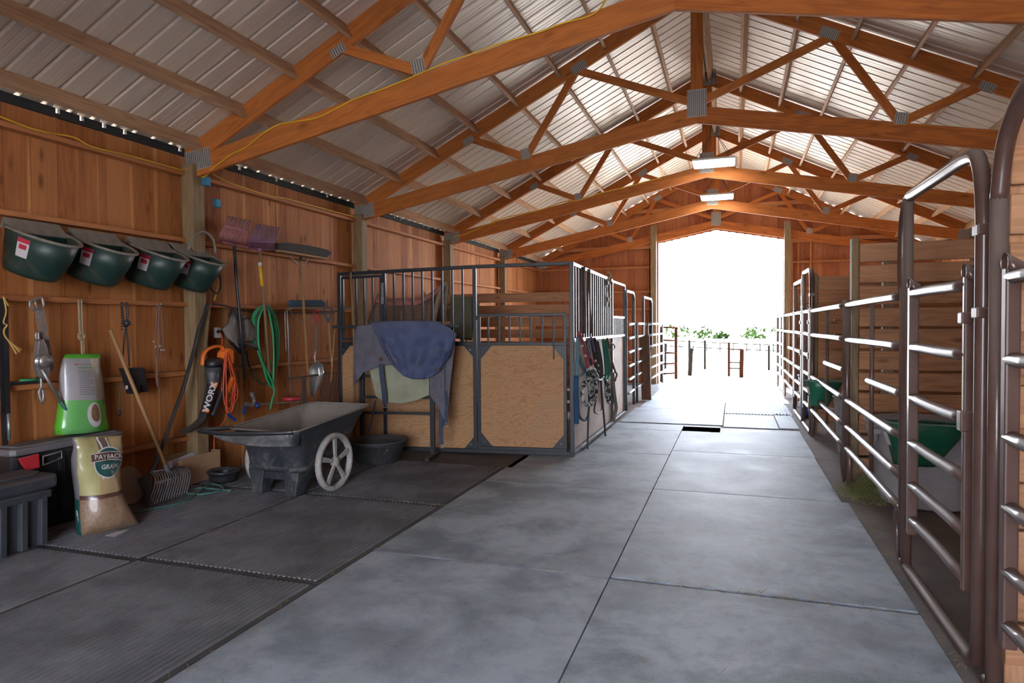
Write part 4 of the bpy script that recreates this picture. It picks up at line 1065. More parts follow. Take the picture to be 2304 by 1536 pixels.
# things hung on the girts, left to right
def belt(name, pts, w_, mat, lab, cat, x=GX, part=None, pname='strap'):
    P_ = [W(u, v, x) for u, v in pts]; m = MB()
    for a, b_ in zip(P_, P_[1:]):
        d = (b_ - a).normalized(); s = Vector((1, 0, 0)).cross(d).normalized() * w_ / 2
        m.prism([a - s, a + s, b_ + s, b_ - s], (.005, 0, 0))
    if part: return m.build(pname, mat, part)
    return solo(name, m, mat, lab, cat, tuple(P_[0]))
belt('black_strap', [(3, 672), (6, 800), (8, 930), (13, 1048)], .04, M_blk, 'long black web strap hanging at the very left edge of the wall', 'strap')
s_t = thing('black_strap', 'long black web strap with a steel tip, right of the one at the left edge', 'strap', tuple(W(12, 672)))
belt('', [(12, 672), (15, 800), (18, 930)], .03, M_blk, '', '', part=s_t, x=GX + .01)
m = MB(); m.tube([W(19, 930, -4.91), W(21, 990, -4.91)], .012, 8); m.build('steel_tip', M_steel, s_t)
t = thing('baling_twine', 'yellow baling twine dangling from the girt at the left edge', 'twine', tuple(W(8, 668)))
for pts in ([(8, 668), (14, 700), (8, 725), (16, 731), (9, 742), (12, 757), (30, 775), (48, 787)], [(8, 668), (19, 688)], [(12, 757), (27, 778), (37, 796)], [(30, 775), (44, 792)]):
    m = MB(); m.tube(smooth(path(pts, -4.905), 5), .0055, 6); m.build('strand', M_twine, t)
t = thing('hand_saw', 'old dusty hand saw with open metal grip hanging on the girt', 'saw', tuple(W(85, 690)))
m = MB(); m.prism(path([(77, 694), (88, 690), (99, 697), (105, 740), (115, 790), (121, 834), (112, 837), (98, 790), (86, 740)], -4.915), (.006, 0, 0)); m.build('blade', M_rust, t)
m = MB(); m.tube(path([(66, 679), (92, 668), (95, 672), (98, 685), (96, 694), (84, 695), (76, 698), (67, 688)], -4.908), .009, 8, closed=True); m.tube(path([(78, 675), (83, 694)], -4.908), .009, 8); m.build('grip', M_steel, t)
t = thing('come_along_winch', 'rusty hand winch with hook and long lever, hanging below the saw', 'hand winch', tuple(W(88, 800)))
m = MB(); m.prism(path([(78, 766), (87, 762), (96, 780), (104, 815), (102, 845), (90, 852), (80, 846), (73, 825), (74, 795)], -4.90), (.05, 0, 0)); m.build('body', M_steel, t, bev=.006)
m = MB(); m.lathe([(.0, 0), (.05, 0), (.05, .02), (.035, .022), (.035, .05), (.05, .052), (.05, .07), (0, .07)], W(90, 812, -4.86), (1, 0, 0), 18); m.build('drum', M_steel, t)
m = MB(); m.tube(path([(94, 830), (112, 862), (137, 905)], -4.85), .012, 8); m.build('lever', M_steel, t)
m = MB(); m.tube(path([(136, 903), (154, 932)], -4.85), .018, 8, flat=.6); m.build('lever_grip', M_teal, t)
m = MB(); m.tube(smooth(path([(92, 850), (93, 868), (88, 880), (90, 893), (94, 906), (98, 890), (96, 876)], -4.87), 4), .010, 8); m.build('hook', M_steel, t)
m = MB(); m.tube(smooth(path([(82, 764), (81, 750), (86, 748), (87, 764)], -4.88), 4), .008, 8); m.build('shackle', M_steel, t)
t = thing('rope', 'tan doubled rope with an overhand knot hanging above the green feed bag', 'rope', tuple(W(180, 675)))
for dx in (-3, 3):
    m = MB(); m.tube(smooth(path([(180 + dx, 674), (181 + dx, 710), (183 + dx * .8, 750), (186 + dx * .6, 775), (187 + dx * .6, 808)], -4.91), 5), .009, 8); m.build('strand', M_rope, t)
m = MB(); m.tube(smooth(path([(176, 752), (186, 750), (190, 757), (182, 764), (177, 757), (188, 762)], -4.895), 5), .010, 8); m.build('knot', M_rope, t)
t = thing('black_lead', 'black cord and chain lead knotted on the girt above the charger', 'cord', tuple(W(280, 680)))
m = MB(); m.tube(smooth(path([(274, 680), (277, 720), (284, 734), (287, 700), (284, 680)], -4.905), 5), .010, 8); m.build('loop', M_blk, t)
m = MB(); m.tube(smooth(path([(284, 730), (280, 760), (277, 800)], -4.905), 4), .006, 6); m.tube(smooth(path([(284, 730), (288, 775), (291, 824)], -4.905), 4), .006, 6); m.build('tail', M_blk, t)
m = MB()
for k in range(9): q = W(274.5, 690 + 6.3 * k, -4.895); m.lathe([(0, -.008), (.009, -.004), (.009, .004), (0, .008)], q, (0, 0, 1), 8)
m.lathe([(0, -.03), (.026, -.015), (.03, 0), (.022, .02), (0, .03)], W(286, 727, -4.89), (0, 0, 1), 12); m.build('knot', M_blk, t)
t = thing('charger', 'small black charger box fixed to the lower girt behind the fork handle', 'charger', tuple(W(292, 850)))
m = MB(); m.prism(path([(266, 828), (306, 826), (318, 880), (309, 882), (304, 866), (298, 866), (300, 884), (284, 886), (278, 862)], -4.94), (.09, 0, 0)); m.build('body', M_blk, t, bev=.006)
m = MB(); m.box(W(285, 871, -4.845), (.004, .022, .03)); m.build('label_patch', M_stick, t)
m = MB(); m.prism([Vector((-5.0, 4.28, 1.09)), Vector((-4.93, 4.28, 1.09)), Vector((-4.93, 4.46, 1.09)), Vector((-5.0, 4.44, 1.09))], (0, 0, .03)); m.build('bracket', M_blk, t)
m = MB(); m.tube(smooth(path([(272, 860), (269, 900), (268, 925)], -4.9), 4), .004, 6); m.tube(path([(268, 922), (268, 935)], -4.9), .011, 8); m.build('plug_cord', M_blk, t)
t = thing('bridle', 'thin red-brown leather bridle with small bright buckles on the girt', 'bridle', tuple(W(360, 684)))
for pts, r_ in (([(354, 684), (352, 730), (348, 765), (350, 795), (356, 850), (360, 895)], .006), ([(358, 684), (357, 730), (360, 775), (354, 800), (353, 850), (356, 870)], .010), ([(363, 684), (366, 740), (369, 790)], .0045), ([(363, 785), (368, 800), (374, 815)], .008)):
    m = MB(); m.tube(smooth(path(pts, -4.905), 4), r_, 6); m.build('strap', M_leatherr, t)
for u, v in ((354, 685), (361, 684), (346, 768), (351, 780), (360, 778), (369, 787), (363, 787)):
    m = MB(); m.lathe([(0, 0), (.012, 0), (.009, .006), (0, .008)], W(u, v, -4.895), (1, 0, 0), 10); m.build('buckle', M_galv, t)
tsolo('twisted_strap', [(467, 684, -4.84), (461, 705, -4.83), (447, 742, -4.83), (437, 785, -4.83), (423, 835, -4.82), (410, 880, -4.82), (393, 925, -4.82), (372, 985, -4.80), (352, 1040, -4.78), (342, 1060, -4.77)], [.022, .026, .020, .026, .020, .024, .018, .022, .018, .016] if False else .020, M_blk, 'dark twisted strap slanting from the wall post down to the floor', 'strap', flat=.5)
belt('lath', [(471, 690), (466, 735), (462, 790)], .03, M_post, 'thin grey wooden lath against the nearest wall post', 'lath', x=-4.845)
t = thing('power_outlet', 'white power outlet plate on the boards behind the red cord', 'outlet', tuple(W(488, 748, -5.0)))
m = MB(); m.box(W(489, 748, -4.99), (.05, .06, .105)); m.build('box', M_stick, t, bev=.004)
m = MB(); m.box(W(492, 746, -4.955), (.03, .03, .03)); m.build('plug', M_blk, t, bev=.004)
t = thing('ledge_tools', 'green trowel lying on the lower girt at the far left', 'trowel', (-4.93, 3.5, 1.08))
m = MB(); m.box((-4.95, 3.36, 1.087), (.05, .30, .02)); m.build('blade', M_blk, t); m = MB(); m.tube([(-4.95, 3.40, 1.10), (-4.95, 3.56, 1.10)], .014, 8); m.build('handle', M_hose, t)

# leaf blower
t = thing('leaf_blower', 'orange and black leaf blower vacuum hanging nose down on the nearest wall post', 'leaf blower', tuple(W(480, 830, -4.75)))
BX = -4.76
m = MB(); m.tube(smooth(path([(455, 822), (459, 795), (475, 782), (495, 779), (502, 786)], BX), 6), .020, 10, flat=.8); m.build('handle', M_orange, t)
m = MB(); m.prism(path([(487, 792), (496, 782), (506, 786), (507, 818), (486, 812)], BX - .05), (.12, 0, 0)); m.build('motor_cover', M_orange, t, bev=.02)
m = MB(); m.lathe([(0, 0), (.075, 0), (.085, .015), (.085, .05), (.07, .065), (0, .065)], W(481, 823, BX), (0, -.25, 1), 20); m.build('collar', M_blk, t)
def ringp(c, a, b_, n=14, tilt=0):
    ax = Vector((1, 0, 0)); ay = Vector((0, math.cos(tilt), math.sin(tilt)))
    return [c + ax * a * math.cos(6.2832 * k / n) + ay * b_ * math.sin(6.2832 * k / n) for k in range(n)]
m = MB(); m.loft([ringp(W(481, 826, BX), .075, .085), ringp(W(480, 850, BX), .07, .075), ringp(W(479, 868, BX), .055, .055), ], capb=True); m.build('fan_housing', M_greycloth if False else M_cart, t)
m = MB(); m.loft([ringp(W(479, 862, BX), .055, .062), ringp(W(474, 885, BX), .052, .055, tilt=.1), ringp(W(466, 915, BX), .052, .052, tilt=.3), ringp(W(454, 942, BX), .05, .05, tilt=.6), ringp(W(436, 960, BX), .055, .04, tilt=.9), ringp(W(413, 972, BX), .07, .02, tilt=.6)], capt=True); m.build('nozzle', M_blk, t)
m = MB(); m.tube(smooth(path([(500, 822), (508, 838), (505, 862), (492, 900), (478, 935)], BX + .02), 5), .028, 10); m.build('side_tube', M_blk, t)
m = MB(); m.prism(path([(497, 870), (512, 846), (516, 852), (503, 885)], BX - .01), (.07, 0, 0)); m.prism(path([(504, 808), (514, 820), (511, 826), (502, 820)], BX - .01), (.05, 0, 0)); m.build('trigger_grip', M_orange, t, bev=.008)
a = W(465, 917, BX + .056); b_ = W(480, 869, BX + .060); d = (b_ - a).normalized()
vv = (EYEP - a).normalized(); yv = vv.cross(d).normalized()
m = MB(); a0 = W(463.5, 923, BX + .052) + vv * .008; a1 = W(481.5, 866, BX + .056) + vv * .008
for p, q in ((a0 - d * .015, a0 + d * .012), (a1 - d * .02, a1 + d * .025)): m.prism([p - yv * .028, p + yv * .028, q + yv * .028, q - yv * .028], vv * .003)
m.build('orange_band', M_orange, t)
text('WORX', 'brand_lettering', frameM((a + b_) / 2 + vv * .012, d, yv), .072, M_stick, t, sx=1.28, bold=.002, ext=.002)

# orange extension cord bundle
t = thing('extension_cord', 'bundle of red-orange extension cord looped beside the leaf blower', 'cord', tuple(W(515, 800, -4.72)))
rnd = random.Random(3)
for k in range(11):
    l = rnd.uniform(-1, 1); u0 = 510 + l * 4; sp_ = rnd.uniform(6, 15); bt = rnd.uniform(880, 936); x = -4.74 + rnd.uniform(0, .06)
    pts = [(u0, 790 + rnd.uniform(-4, 8)), (u0 - sp_ * .4, 830), (u0 + 6 - sp_, 880), (u0 + 4 - sp_ * .6, bt - 8), (u0 + 6, bt), (u0 + 8 + sp_ * .7, bt - 14), (u0 + 10 + sp_, 860 + rnd.uniform(-20, 20)), (u0 + 4 + sp_ * .3, 815)]
    m = MB(); m.tube(smooth(path(pts, x), 5, True), .0052, 6, closed=True); m.build('loop', M_ocord, t)
m = MB(); m.tube(smooth([W(494, 747, -4.94), W(499, 755, -4.9), W(500, 775, -4.86), W(506, 792, -4.74)], 5), .0055, 6); m.build('lead', M_ocord, t)
m = MB(); m.tube(smooth(path([(509, 930), (506, 945), (484, 975), (482, 1010)], -4.80), 5), .0055, 6); m.build('tail', M_ocord, t)

# grey bag / vest
t = thing('saddle_bag', 'grey canvas bag with dark trim hanging on the girt behind a black pole', 'bag', tuple(W(540, 740, -4.85)))
def sheet(name, L, Rr, x, mat, bulge, t, n=12, seed=0):
    def ip(Q, s):
        s *= len(Q) - 1; i = min(int(s), len(Q) - 2); f = s - i; return (Q[i][0] * (1 - f) + Q[i + 1][0] * f, Q[i][1] * (1 - f) + Q[i + 1][1] * f)
    def fn(a, b):
        p = ip(L, b); q = ip(Rr, b); u = p[0] + (q[0] - p[0]) * a; v = p[1] + (q[1] - p[1]) * a
        return W(u, v, x + bulge * max(0, math.sin(a * 3.1416)) ** .6 * (.4 + .6 * math.sin(b * 3.14)) + .02 * mn.noise(Vector((a * 4 + seed, b * 4, seed))))
    m = MB(); m.grid(fn, n, n); return m.build(name, mat, t, solid=.012, fixn=False)
sheet('left_pouch', [(524, 700), (512, 728), (500, 740), (508, 758), (526, 770)], [(536, 700), (540, 720), (545, 745), (542, 770), (540, 785)], -4.87, M_greycloth, .06, t, seed=1)
sheet('right_pouch', [(536, 702), (540, 725), (544, 750), (542, 770)], [(548, 712), (564, 722), (578, 738), (580, 765), ], -4.86, M_greycloth, .07, t, seed=2)
sheet('dark_lining', [(512, 760), (520, 775), (535, 790)], [(545, 768), (555, 776), (545, 800)], -4.88, M_blk, .03, t, seed=4)
sheet('flap_edge', [(540, 768), (545, 776)], [(579, 775), (576, 786)], -4.83, M_greycloth, .03, t, seed=5)
for pts in ([(528, 690), (536, 720), (560, 712)], [(522, 695), (514, 712)], [(536, 770), (560, 778), (580, 786)]):
    m = MB(); m.tube(smooth(path(pts, -4.80), 4), .011, 6); m.build('trim', M_blk, t)
# forks
def fork_head(t, pts_left, pts_right, n, mat, x, r_=.0072, cross=()):
    # tines run along rows interpolated between left and right edge polylines
    for k in range(n):
        f = k / (n - 1); m = MB()
        P_ = [W(a[0] + (b[0] - a[0]) * f, a[1] + (b[1] - a[1]) * f, x + c * .12) for (a, b, c) in zip(pts_left, pts_right, (0, .9, .75, .1, -.1))]
        m.tube(smooth(P_, 3), r_, 6); m.build('tine', mat, t)
    for i in cross:
        a, b, c = pts_left[i], pts_right[i], (0, .9, .75, .1, -.1)[i]
        m = MB(); m.tube([W(a[0], a[1], x + c * .12), W(b[0], b[1], x + c * .12)], r_ * 1.6, 6); m.build('crossbar', mat, t)
t = thing('manure_fork', 'manure fork with black handle and dirt-caked pink tines, tallest on the wall', 'fork', tuple(W(540, 700, -4.8)))
m = MB(); m.tube(path([(527, 552), (533, 640), (542, 740), (551, 852)], -4.77), .017, 10); m.build('handle', M_blk, t)
fork_head(t, [(500, 543), (495, 530), (505, 508), (512, 486)], [(555, 556), (552, 542), (556, 522), (564, 497)], 14, M_dirtyfork, -4.86, cross=(0, 2))
m = MB(); m.beam(W(500, 543, -4.85), W(556, 555, -4.85), .03, .03, (1, 0, 0)); m.tube(path([(525, 550), (528, 562)], -4.80), .02, 8); m.build('head_bar', M_dirtyfork, t)
t = thing('manure_fork', 'purple plastic manure fork with a yellow label on its wooden handle', 'fork', tuple(W(590, 650, -4.8)))
m = MB(); m.tube(path([(584, 565), (593, 665), (606, 838)], -4.79), .016, 10); m.build('handle', M_ashdirty, t)
m = MB(); m.tube(path([(584.6, 590), (585.2, 598)], -4.79), .0185, 10); m.build('white_band', M_stick, t)
m = MB(); m.tube(path([(585.2, 598), (590, 644)], -4.79), .0183, 10); m.build('yellow_label', M_yellow, t)
fork_head(t, [(559, 558), (558, 543), (566, 528), (576, 504)], [(616, 562), (615, 545), (622, 538), (628, 512)], 17, M_purple, -4.86, r_=.0058, cross=(0, 1))
m = MB(); m.tube(path([(583, 558), (584, 568)], -4.80), .022, 8); m.build('socket', M_purple, t)
# push broom
t = thing('push_broom', 'wide push broom hung head up with black bristles and wire braces', 'broom', tuple(W(680, 600, -4.8)))
m = MB(); m.tube(path([(677, 585), (683, 680), (689, 780), (696, 885)], -4.78), .015, 10); m.build('handle', M_ash, t)
m = MB(); m.prism(path([(618, 562), (728, 580), (724, 584), (620, 567)], -4.90), (.07, 0, 0)); m.build('block', M_ash, t, bev=.004)
m = MB(); m.prism(path([(618, 561), (617, 547), (640, 546), (690, 553), (730, 562), (739, 570), (728, 579)], -4.895), (.06, 0, 0)); m.build('bristles', M_bristle, t, bev=.01)
for pts in ([(652, 574), (656, 580), (665, 591), (670, 596)], [(695, 580), (691, 586), (687, 592), (686, 596)], [(670, 597), (676, 597), (680, 597), (686, 597)]):
    m = MB(); m.tube(smooth(path(pts, -4.79), 3), .006, 6); m.build('brace', M_steel, t)
m = MB(); m.tube(path([(677, 577), (678, 588)], -4.80), .019, 8); m.build('socket', M_blk, t)
t = thing('deck_brush', 'short dark blue scrub brush lying over the girt behind the broom handle', 'brush', tuple(W(685, 685, -4.85)))
m = MB(); m.prism(path([(646, 678), (650, 675), (716, 675), (725, 682), (722, 690), (650, 691), (645, 686)], -4.90), (.06, 0, 0)); m.build('bristles', plain('navy_bristles', (0.02, 0.05, 0.08), rough=.9, dust=.2, mottle=.6, scale=50), t, bev=.012)
m = MB(); m.prism(path([(648, 691), (720, 691), (718, 695), (650, 695)], -4.89), (.05, 0, 0)); m.build('block', M_ashdirty, t)
for pts in ([(650, 695), (664, 715), (676, 722), (682, 722)], [(712, 695), (700, 712), (690, 722)]):
    m = MB(); m.tube(smooth(path(pts, -4.87), 4), .005, 6); m.build('brace', M_steel, t)
# thin rods
t = thing('grass_whip', 'thin steel rod tool with a red round base below the deck brush', 'hand tool', tuple(W(650, 700, -4.85)))
m = MB(); m.tube(path([(645, 695), (648, 740), (653, 885)], -4.87), .009, 8); m.tube(smooth(path([(642, 690), (645, 697), (650, 690)], -4.87), 3), .005, 6); m.build('rod', M_steel, t)
m = MB(); m.lathe([(0, 0), (.095, 0), (.1, .01), (.095, .035), (.08, .04), (0, .04)], W(655, 900, -4.84), (0, 0, 1), 24); m.build('red_base', M_red, t)
t = thing('iron_stake', 'brown steel T-shaped bar leaning behind the cart, below the broom handle', 'metal bar', tuple(W(684, 880, -4.8)))
m = MB(); m.beam(W(646, 853, -4.78), W(716, 843, -4.78), .02, .02, (1, 0, 0)); m.beam(W(683, 850, -4.78), W(686, 965, -4.74), .05, .02, (1, 0, 0)); m.build('bar', plain('brown_steel', (.07, .045, .04), rough=.6, dust=.2), t, bev=.003)
tsolo('wire_hanger_rod', [(641, 700), (642, 740), (644, 790)], .005, M_steel, 'thin grey wire rod hanging left of the steel rod tool', 'rod', x=-4.87)
# scoop shovel
t = thing('scoop_shovel', 'short aluminium scoop shovel with a red and steel grip', 'shovel', tuple(W(712, 760, -4.82)))
m = MB(); m.tube(smooth(path([(707, 700), (709, 715), (712, 728), (716, 715), (720, 700)], -4.85), 4), .007, 8); m.tube(path([(706, 699), (721, 699)], -4.85), .008, 8); m.build('grip', M_red, t)
m = MB(); m.tube(path([(712, 728), (710, 790)], -4.84), .014, 10); m.build('handle', plain('grey_paint', (.16, .15, .15), rough=.6), t)
m = MB(); m.tube(smooth(path([(710, 788), (708, 805), (710, 817)], -4.84), 3), .011, 8); m.build('neck', M_galv, t)
def scoop(a, b):
    L = [(701, 820), (694, 832), (691, 860), (694, 885), (702, 892)]; Q = [(716, 813), (727, 820), (729, 838), (720, 862), (708, 890)]
    s = b * 4; i = min(int(s), 3); f = s - i
    p = (L[i][0] * (1 - f) + L[i + 1][0] * f, L[i][1] * (1 - f) + L[i + 1][1] * f); q = (Q[i][0] * (1 - f) + Q[i + 1][0] * f, Q[i][1] * (1 - f) + Q[i + 1][1] * f)
    return W(p[0] + (q[0] - p[0]) * a, p[1] + (q[1] - p[1]) * a, -4.80 - .09 * math.sin(a * 3.14))
m = MB(); m.grid(scoop, 12, 14); m.build('scoop', M_galv, t, solid=.004, fixn=False)
t = thing('digging_shovel', 'wooden shovel handle with a blue D grip hanging at the right end of the girt', 'shovel', tuple(W(738, 760, -4.82)))
m = MB(); m.tube(smooth(path([(731, 693), (730, 704), (735, 714), (739, 722), (743, 712), (746, 702), (744, 692)], -4.84), 4, True), .009, 8, closed=True); m.tube(path([(738, 716), (739, 726)], -4.84), .017, 8); m.build('grip', plain('blue_grip', (.02, .09, .16), rough=.5, dust=.2), t)
m = MB(); m.tube(path([(739, 725), (745, 806)], -4.83), .015, 10); m.build('handle', M_ash, t)
m = MB(); m.tube(path([(745, 800), (747, 822)], -4.82), .013, 8); m.build('ferrule', M_galv, t)
t = thing('bedding_fork', 'dark wire basket fork with orange handle leaning beside the stall front', 'fork', tuple(W(750, 880, -4.75)))
m = MB(); m.tube(path([(756, 702), (749, 800), (741, 915)], -4.72), .011, 8); m.build('handle', M_ash, t)
for k in range(12):
    f = k / 11; u0 = 716 + 44 * f; m = MB(); m.tube(smooth([W(u0 + 14, 838 + 4 * f, -4.80), W(u0 + 12, 862, -4.70), W(u0, 895, -4.70), W(u0 - 10, 915, -4.80)], 4), .004, 6); m.build('tine', M_wire, t)
m = MB(); m.tube([W(712, 908, -4.76), W(764, 903, -4.76)], .009, 6); m.tube([W(730, 840, -4.78), W(772, 838, -4.78)], .007, 6); m.build('crossbar', M_wire, t)
m = MB(); a = onp(789, 613, C0 + SN * .10, SN); b_ = onp(797, 765, C0 + SN * .16, SN); c_ = Vector((b_.x + .03, b_.y - .08, .03)); m.tube([a, b_, c_], .014, 10)
solo('wooden_pole', m, M_ashdirty, 'straight wooden pole leaning on the narrow barred door left of the blanket', 'pole', tuple(c_))
# hose coil
t = thing('garden_hose', 'bright green garden hose coiled over the girt behind the purple fork handle', 'hose', tuple(W(597, 700, -4.85)))
rnd = random.Random(5)
for k in range(4):
    w0 = 566 + k * 5; bt = 846 + k * 8
    pts = [(w0, 725), (w0 + 7, 702), (590 + k, 688 + k * 2), (606 - k, 690 + k * 2), (620 - k * 4, 715), (627 - k * 4, 760), (625 - k * 3, 810), (617 - k, bt - 10), (610, bt), (596 + k, bt - 22), (582 + k * 2, bt - 65), (570 + k * 4, 775)]
    m = MB(); m.tube(smooth(path(pts, -4.87 + k * .022), 5, True), .0115, 8, closed=True); m.build('loop', M_hose if k != 2 else M_hosed, t)
m = MB(); m.tube(smooth(path([(580, 788), (592, 820), (608, 850), (617, 878), (612, 900), (608, 921)], -4.80), 6), .012, 8); m.build('tail', M_hose, t)
tsolo('dark_hose', [(555, 790), (560, 820), (575, 850), (592, 864), (604, 858), (608, 840)], .010, M_hosed, 'dark green hose hanging in a low arc behind the bright coil', 'hose', x=-4.89)
tsolo('black_cable', [(478, 684), (500, 686), (530, 694), (570, 702), (640, 703), (700, 704), (745, 702), (800, 688)], .008, M_blk, 'black cable running along the third girt behind the tools', 'cable', x=-4.90)
# jack / clamp
t = thing('bar_clamp', 'grey bar clamp with blue jaws lying across the lower girt', 'clamp', tuple(W(590, 910, -4.85)))
m = MB(); m.beam(W(566, 910, -4.84), W(690, 902, -4.84), .014, .03, (1, 0, 0)); m.build('bar', M_steel, t)
m = MB(); m.tube(smooth(path([(566, 885), (572, 900), (566, 912), (553, 908), (549, 930)], -4.82), 4), .02, 8); m.tube(path([(563, 885), (575, 884)], -4.82), .013, 8); m.build('jaw', M_steel, t)
m = MB(); m.tube(path([(576, 908), (582, 915)], -4.81), .024, 8); m.tube(path([(552, 912), (549, 932)], -4.80), .014, 8); m.build('blue_grip', M_blue, t)
# caulk / blue clamp in front of wheelbarrow
tsolo('blue_clamp', [(512, 928, -4.84), (520, 938, -4.83), (531, 945, -4.82)], .016, M_blue, 'small blue handled clamp under the extension cord', 'clamp')
# ---------------------------------------------------------------- floor items on the left
def sackpts(rows, depth, nF=12, nS=3, seed=0, cr=.012):
    # rows: list of (Lpoint, Rpoint, bulge, depth_factor); loop: front L->R, right side, back, left side
    out = []
    for ri, (L, Q, bu, df) in enumerate(rows):
        d = (Q - L); n = Vector((0, 0, 1)).cross(d).normalized()
        if n.dot(EYEP - L) < 0: n = -n
        loop = []
        for i in range(nF + 1):
            s = i / nF; k = mn.noise(Vector((s * 4 + seed, ri * .55, seed))) * cr
            loop.append(L + d * s + n * (bu * math.sin(s * math.pi) ** .7 + k))
        back = -n * depth * df
        for i in range(1, nS + 1):
            s = i / nS; loop.append(Q + back * s + d.normalized() * (.012 * math.sin(s * math.pi)))
        for i in range(1, nF):
            s = 1 - i / nF; loop.append(L + d * s + back - n * bu * .4 * math.sin(s * math.pi))
        for i in range(nS):
            s = 1 - i / nS; loop.append(L + back * s - d.normalized() * (.012 * math.sin(s * math.pi)))
        out.append(loop)
    return out
def bag_mesh(mb, loops, matfn, nF=12):
    idx = [[mb.add(p) for p in l] for l in loops]; n = len(idx[0]); K = len(idx)
    for i in range(K - 1):
        for j in range(n):
            k = (j + 1) % n; mb.face([idx[i][j], idx[i][k], idx[i + 1][k], idx[i + 1][j]], [(0, 0)] * 4, .3, matfn((i + .5) / (K - 1), j, n), True)
    mb.face(idx[0][::-1], [(0, 0)] * n, .3, matfn(0, 0, n)); mb.face(idx[-1], [(0, 0)] * n, .3, matfn(1, 0, n))
def surf(loops, s, t, nF=12, off=.004):
    K = len(loops) - 1; y = min(max(t, 0), .9999) * K; i = int(y); f = y - i
    x = min(max(s, 0), .9999) * nF; j = int(x); g = x - j
    p = (loops[i][j] * (1 - g) + loops[i][j + 1] * g) * (1 - f) + (loops[i + 1][j] * (1 - g) + loops[i + 1][j + 1] * g) * f
    h_ = len(loops) // 2; e1 = loops[h_][nF] - loops[h_][0]; e2 = loops[-2][nF // 2] - loops[1][nF // 2]; n = e1.cross(e2).normalized()
    if n.dot(EYEP - p) < 0: n = -n
    return p + n * off
def decal(t, name, fn2, nu, nv, loops, mat, off):
    m = MB(); m.grid(lambda a, b: surf(loops, *fn2(a, b), off=off), nu, nv); return m.build(name, mat, t, fixn=False)
def textdecal(t, name, txt, s0, t0, ws, ht, loops, mat, off, rot=0, boldn=0.0):
    cu = bpy.data.curves.new(name, 'FONT'); cu.body = txt; cu.size = 1; cu.align_x = 'CENTER'; cu.align_y = 'CENTER'; cu.offset = boldn; cu.resolution_u = 2
    tmp = bpy.data.objects.new('t', cu); COL.objects.link(tmp); bpy.context.view_layer.update()
    me = bpy.data.meshes.new_from_object(tmp.evaluated_get(bpy.context.evaluated_depsgraph_get())); bpy.data.objects.remove(tmp)
    bm = bmesh.new(); bm.from_mesh(me); bmesh.ops.subdivide_edges(bm, edges=[e for e in bm.edges if e.calc_length() > .22], cuts=3, use_grid_fill=True); bmesh.ops.triangulate(bm, faces=bm.faces); bm.to_mesh(me); bm.free()
    xs = [v.co.x for v in me.vertices]; ys = [v.co.y for v in me.vertices]; w0 = max(xs) - min(xs); h0 = max(ys) - min(ys); inv = t.matrix_world.inverted()
    for v in me.vertices:
        a = v.co.x / w0; b = v.co.y / h0
        if rot: a, b = b, -a
        v.co = inv @ surf(loops, s0 + a * ws, t0 + b * ht, off=off)
    me.materials.clear(); me.materials.append(mat); o = bpy.data.objects.new(name, me); COL.objects.link(o); o.parent = t; return o
def filmy(name, col, rough=.32, mottle=.25, scale=6):
    m = plain(name, col, rough=rough, mottle=mottle, scale=scale, spec=.6, coat=.35, bmp=.55); return m
# grey-lidded tote
def box8(mb, y0, y1, x0, x1, z0, z1, ti=0.0, mi=0):
    a = [(x0 + ti, y0 + ti, z0), (x1 - ti, y0 + ti, z0), (x1 - ti, y1 - ti, z0), (x0 + ti, y1 - ti, z0)]; b = [(x0, y0, z1), (x1, y0, z1), (x1, y1, z1), (x0, y1, z1)]
    mb.loft([a, b], capb=True, capt=True, sm=False, mi=mi)
TX = -4.74; yl = at(22, 1010, X=TX).y; yr = at(280, 972, X=TX).y
ZL = at(280, 968, X=TX).z
t = thing('storage_tote', 'black storage tote with a long grey lid and red latch, feed bag stands on it', 'storage tote', (-4.78, (yl + yr) / 2, 0))
m = MB(); box8(m, yl + .03, yr - .05, -4.955, TX - .02, .012, ZL - .052, .02); m.build('body', M_blk, t, bev=.03)
m = MB(); m.prism([(p_[0], p_[1], ZL - .052) for p_ in ((TX - .01, yl), (TX + .015, yl + .03), (TX + .015, yr - .03), (TX - .02, yr), (-4.955, yr), (-4.955, yl))], (0, 0, .052)); m.build('lid', M_greylid, t, bev=.016)
m = MB(); m.box((-4.845, (yl + yr) / 2, ZL + .003), (.18, yr - yl - .12, .016)); m.build('lid_panel', M_greylid, t, bev=.006)
p = at(62, 1038, X=TX + .015); m = MB(); m.prism([p + Vector((0, -.07, .035)), p + Vector((0, .07, .045)), p + Vector((0, .075, -.06)), p + Vector((0, -.02, -.06)), p + Vector((0, -.05, -.01))], (.02, 0, 0)); m.build('latch', M_red, t, bev=.006)
p = at(118, 1032, X=TX + .012); m = MB(); m.tube([p + Vector((0, a, b)) for a, b in ((-.07, .03), (.07, .045), (.07, -.01), (-.07, -.03))], .006, 6, closed=True); m.build('handle_recess', M_steel, t)
for k in range(4):
    y = yl + .2 + k * .18; m = MB(); m.box((TX - .022, y, .33), (.03, .05, .40)); m.build('rib', M_blk, t, bev=.01)
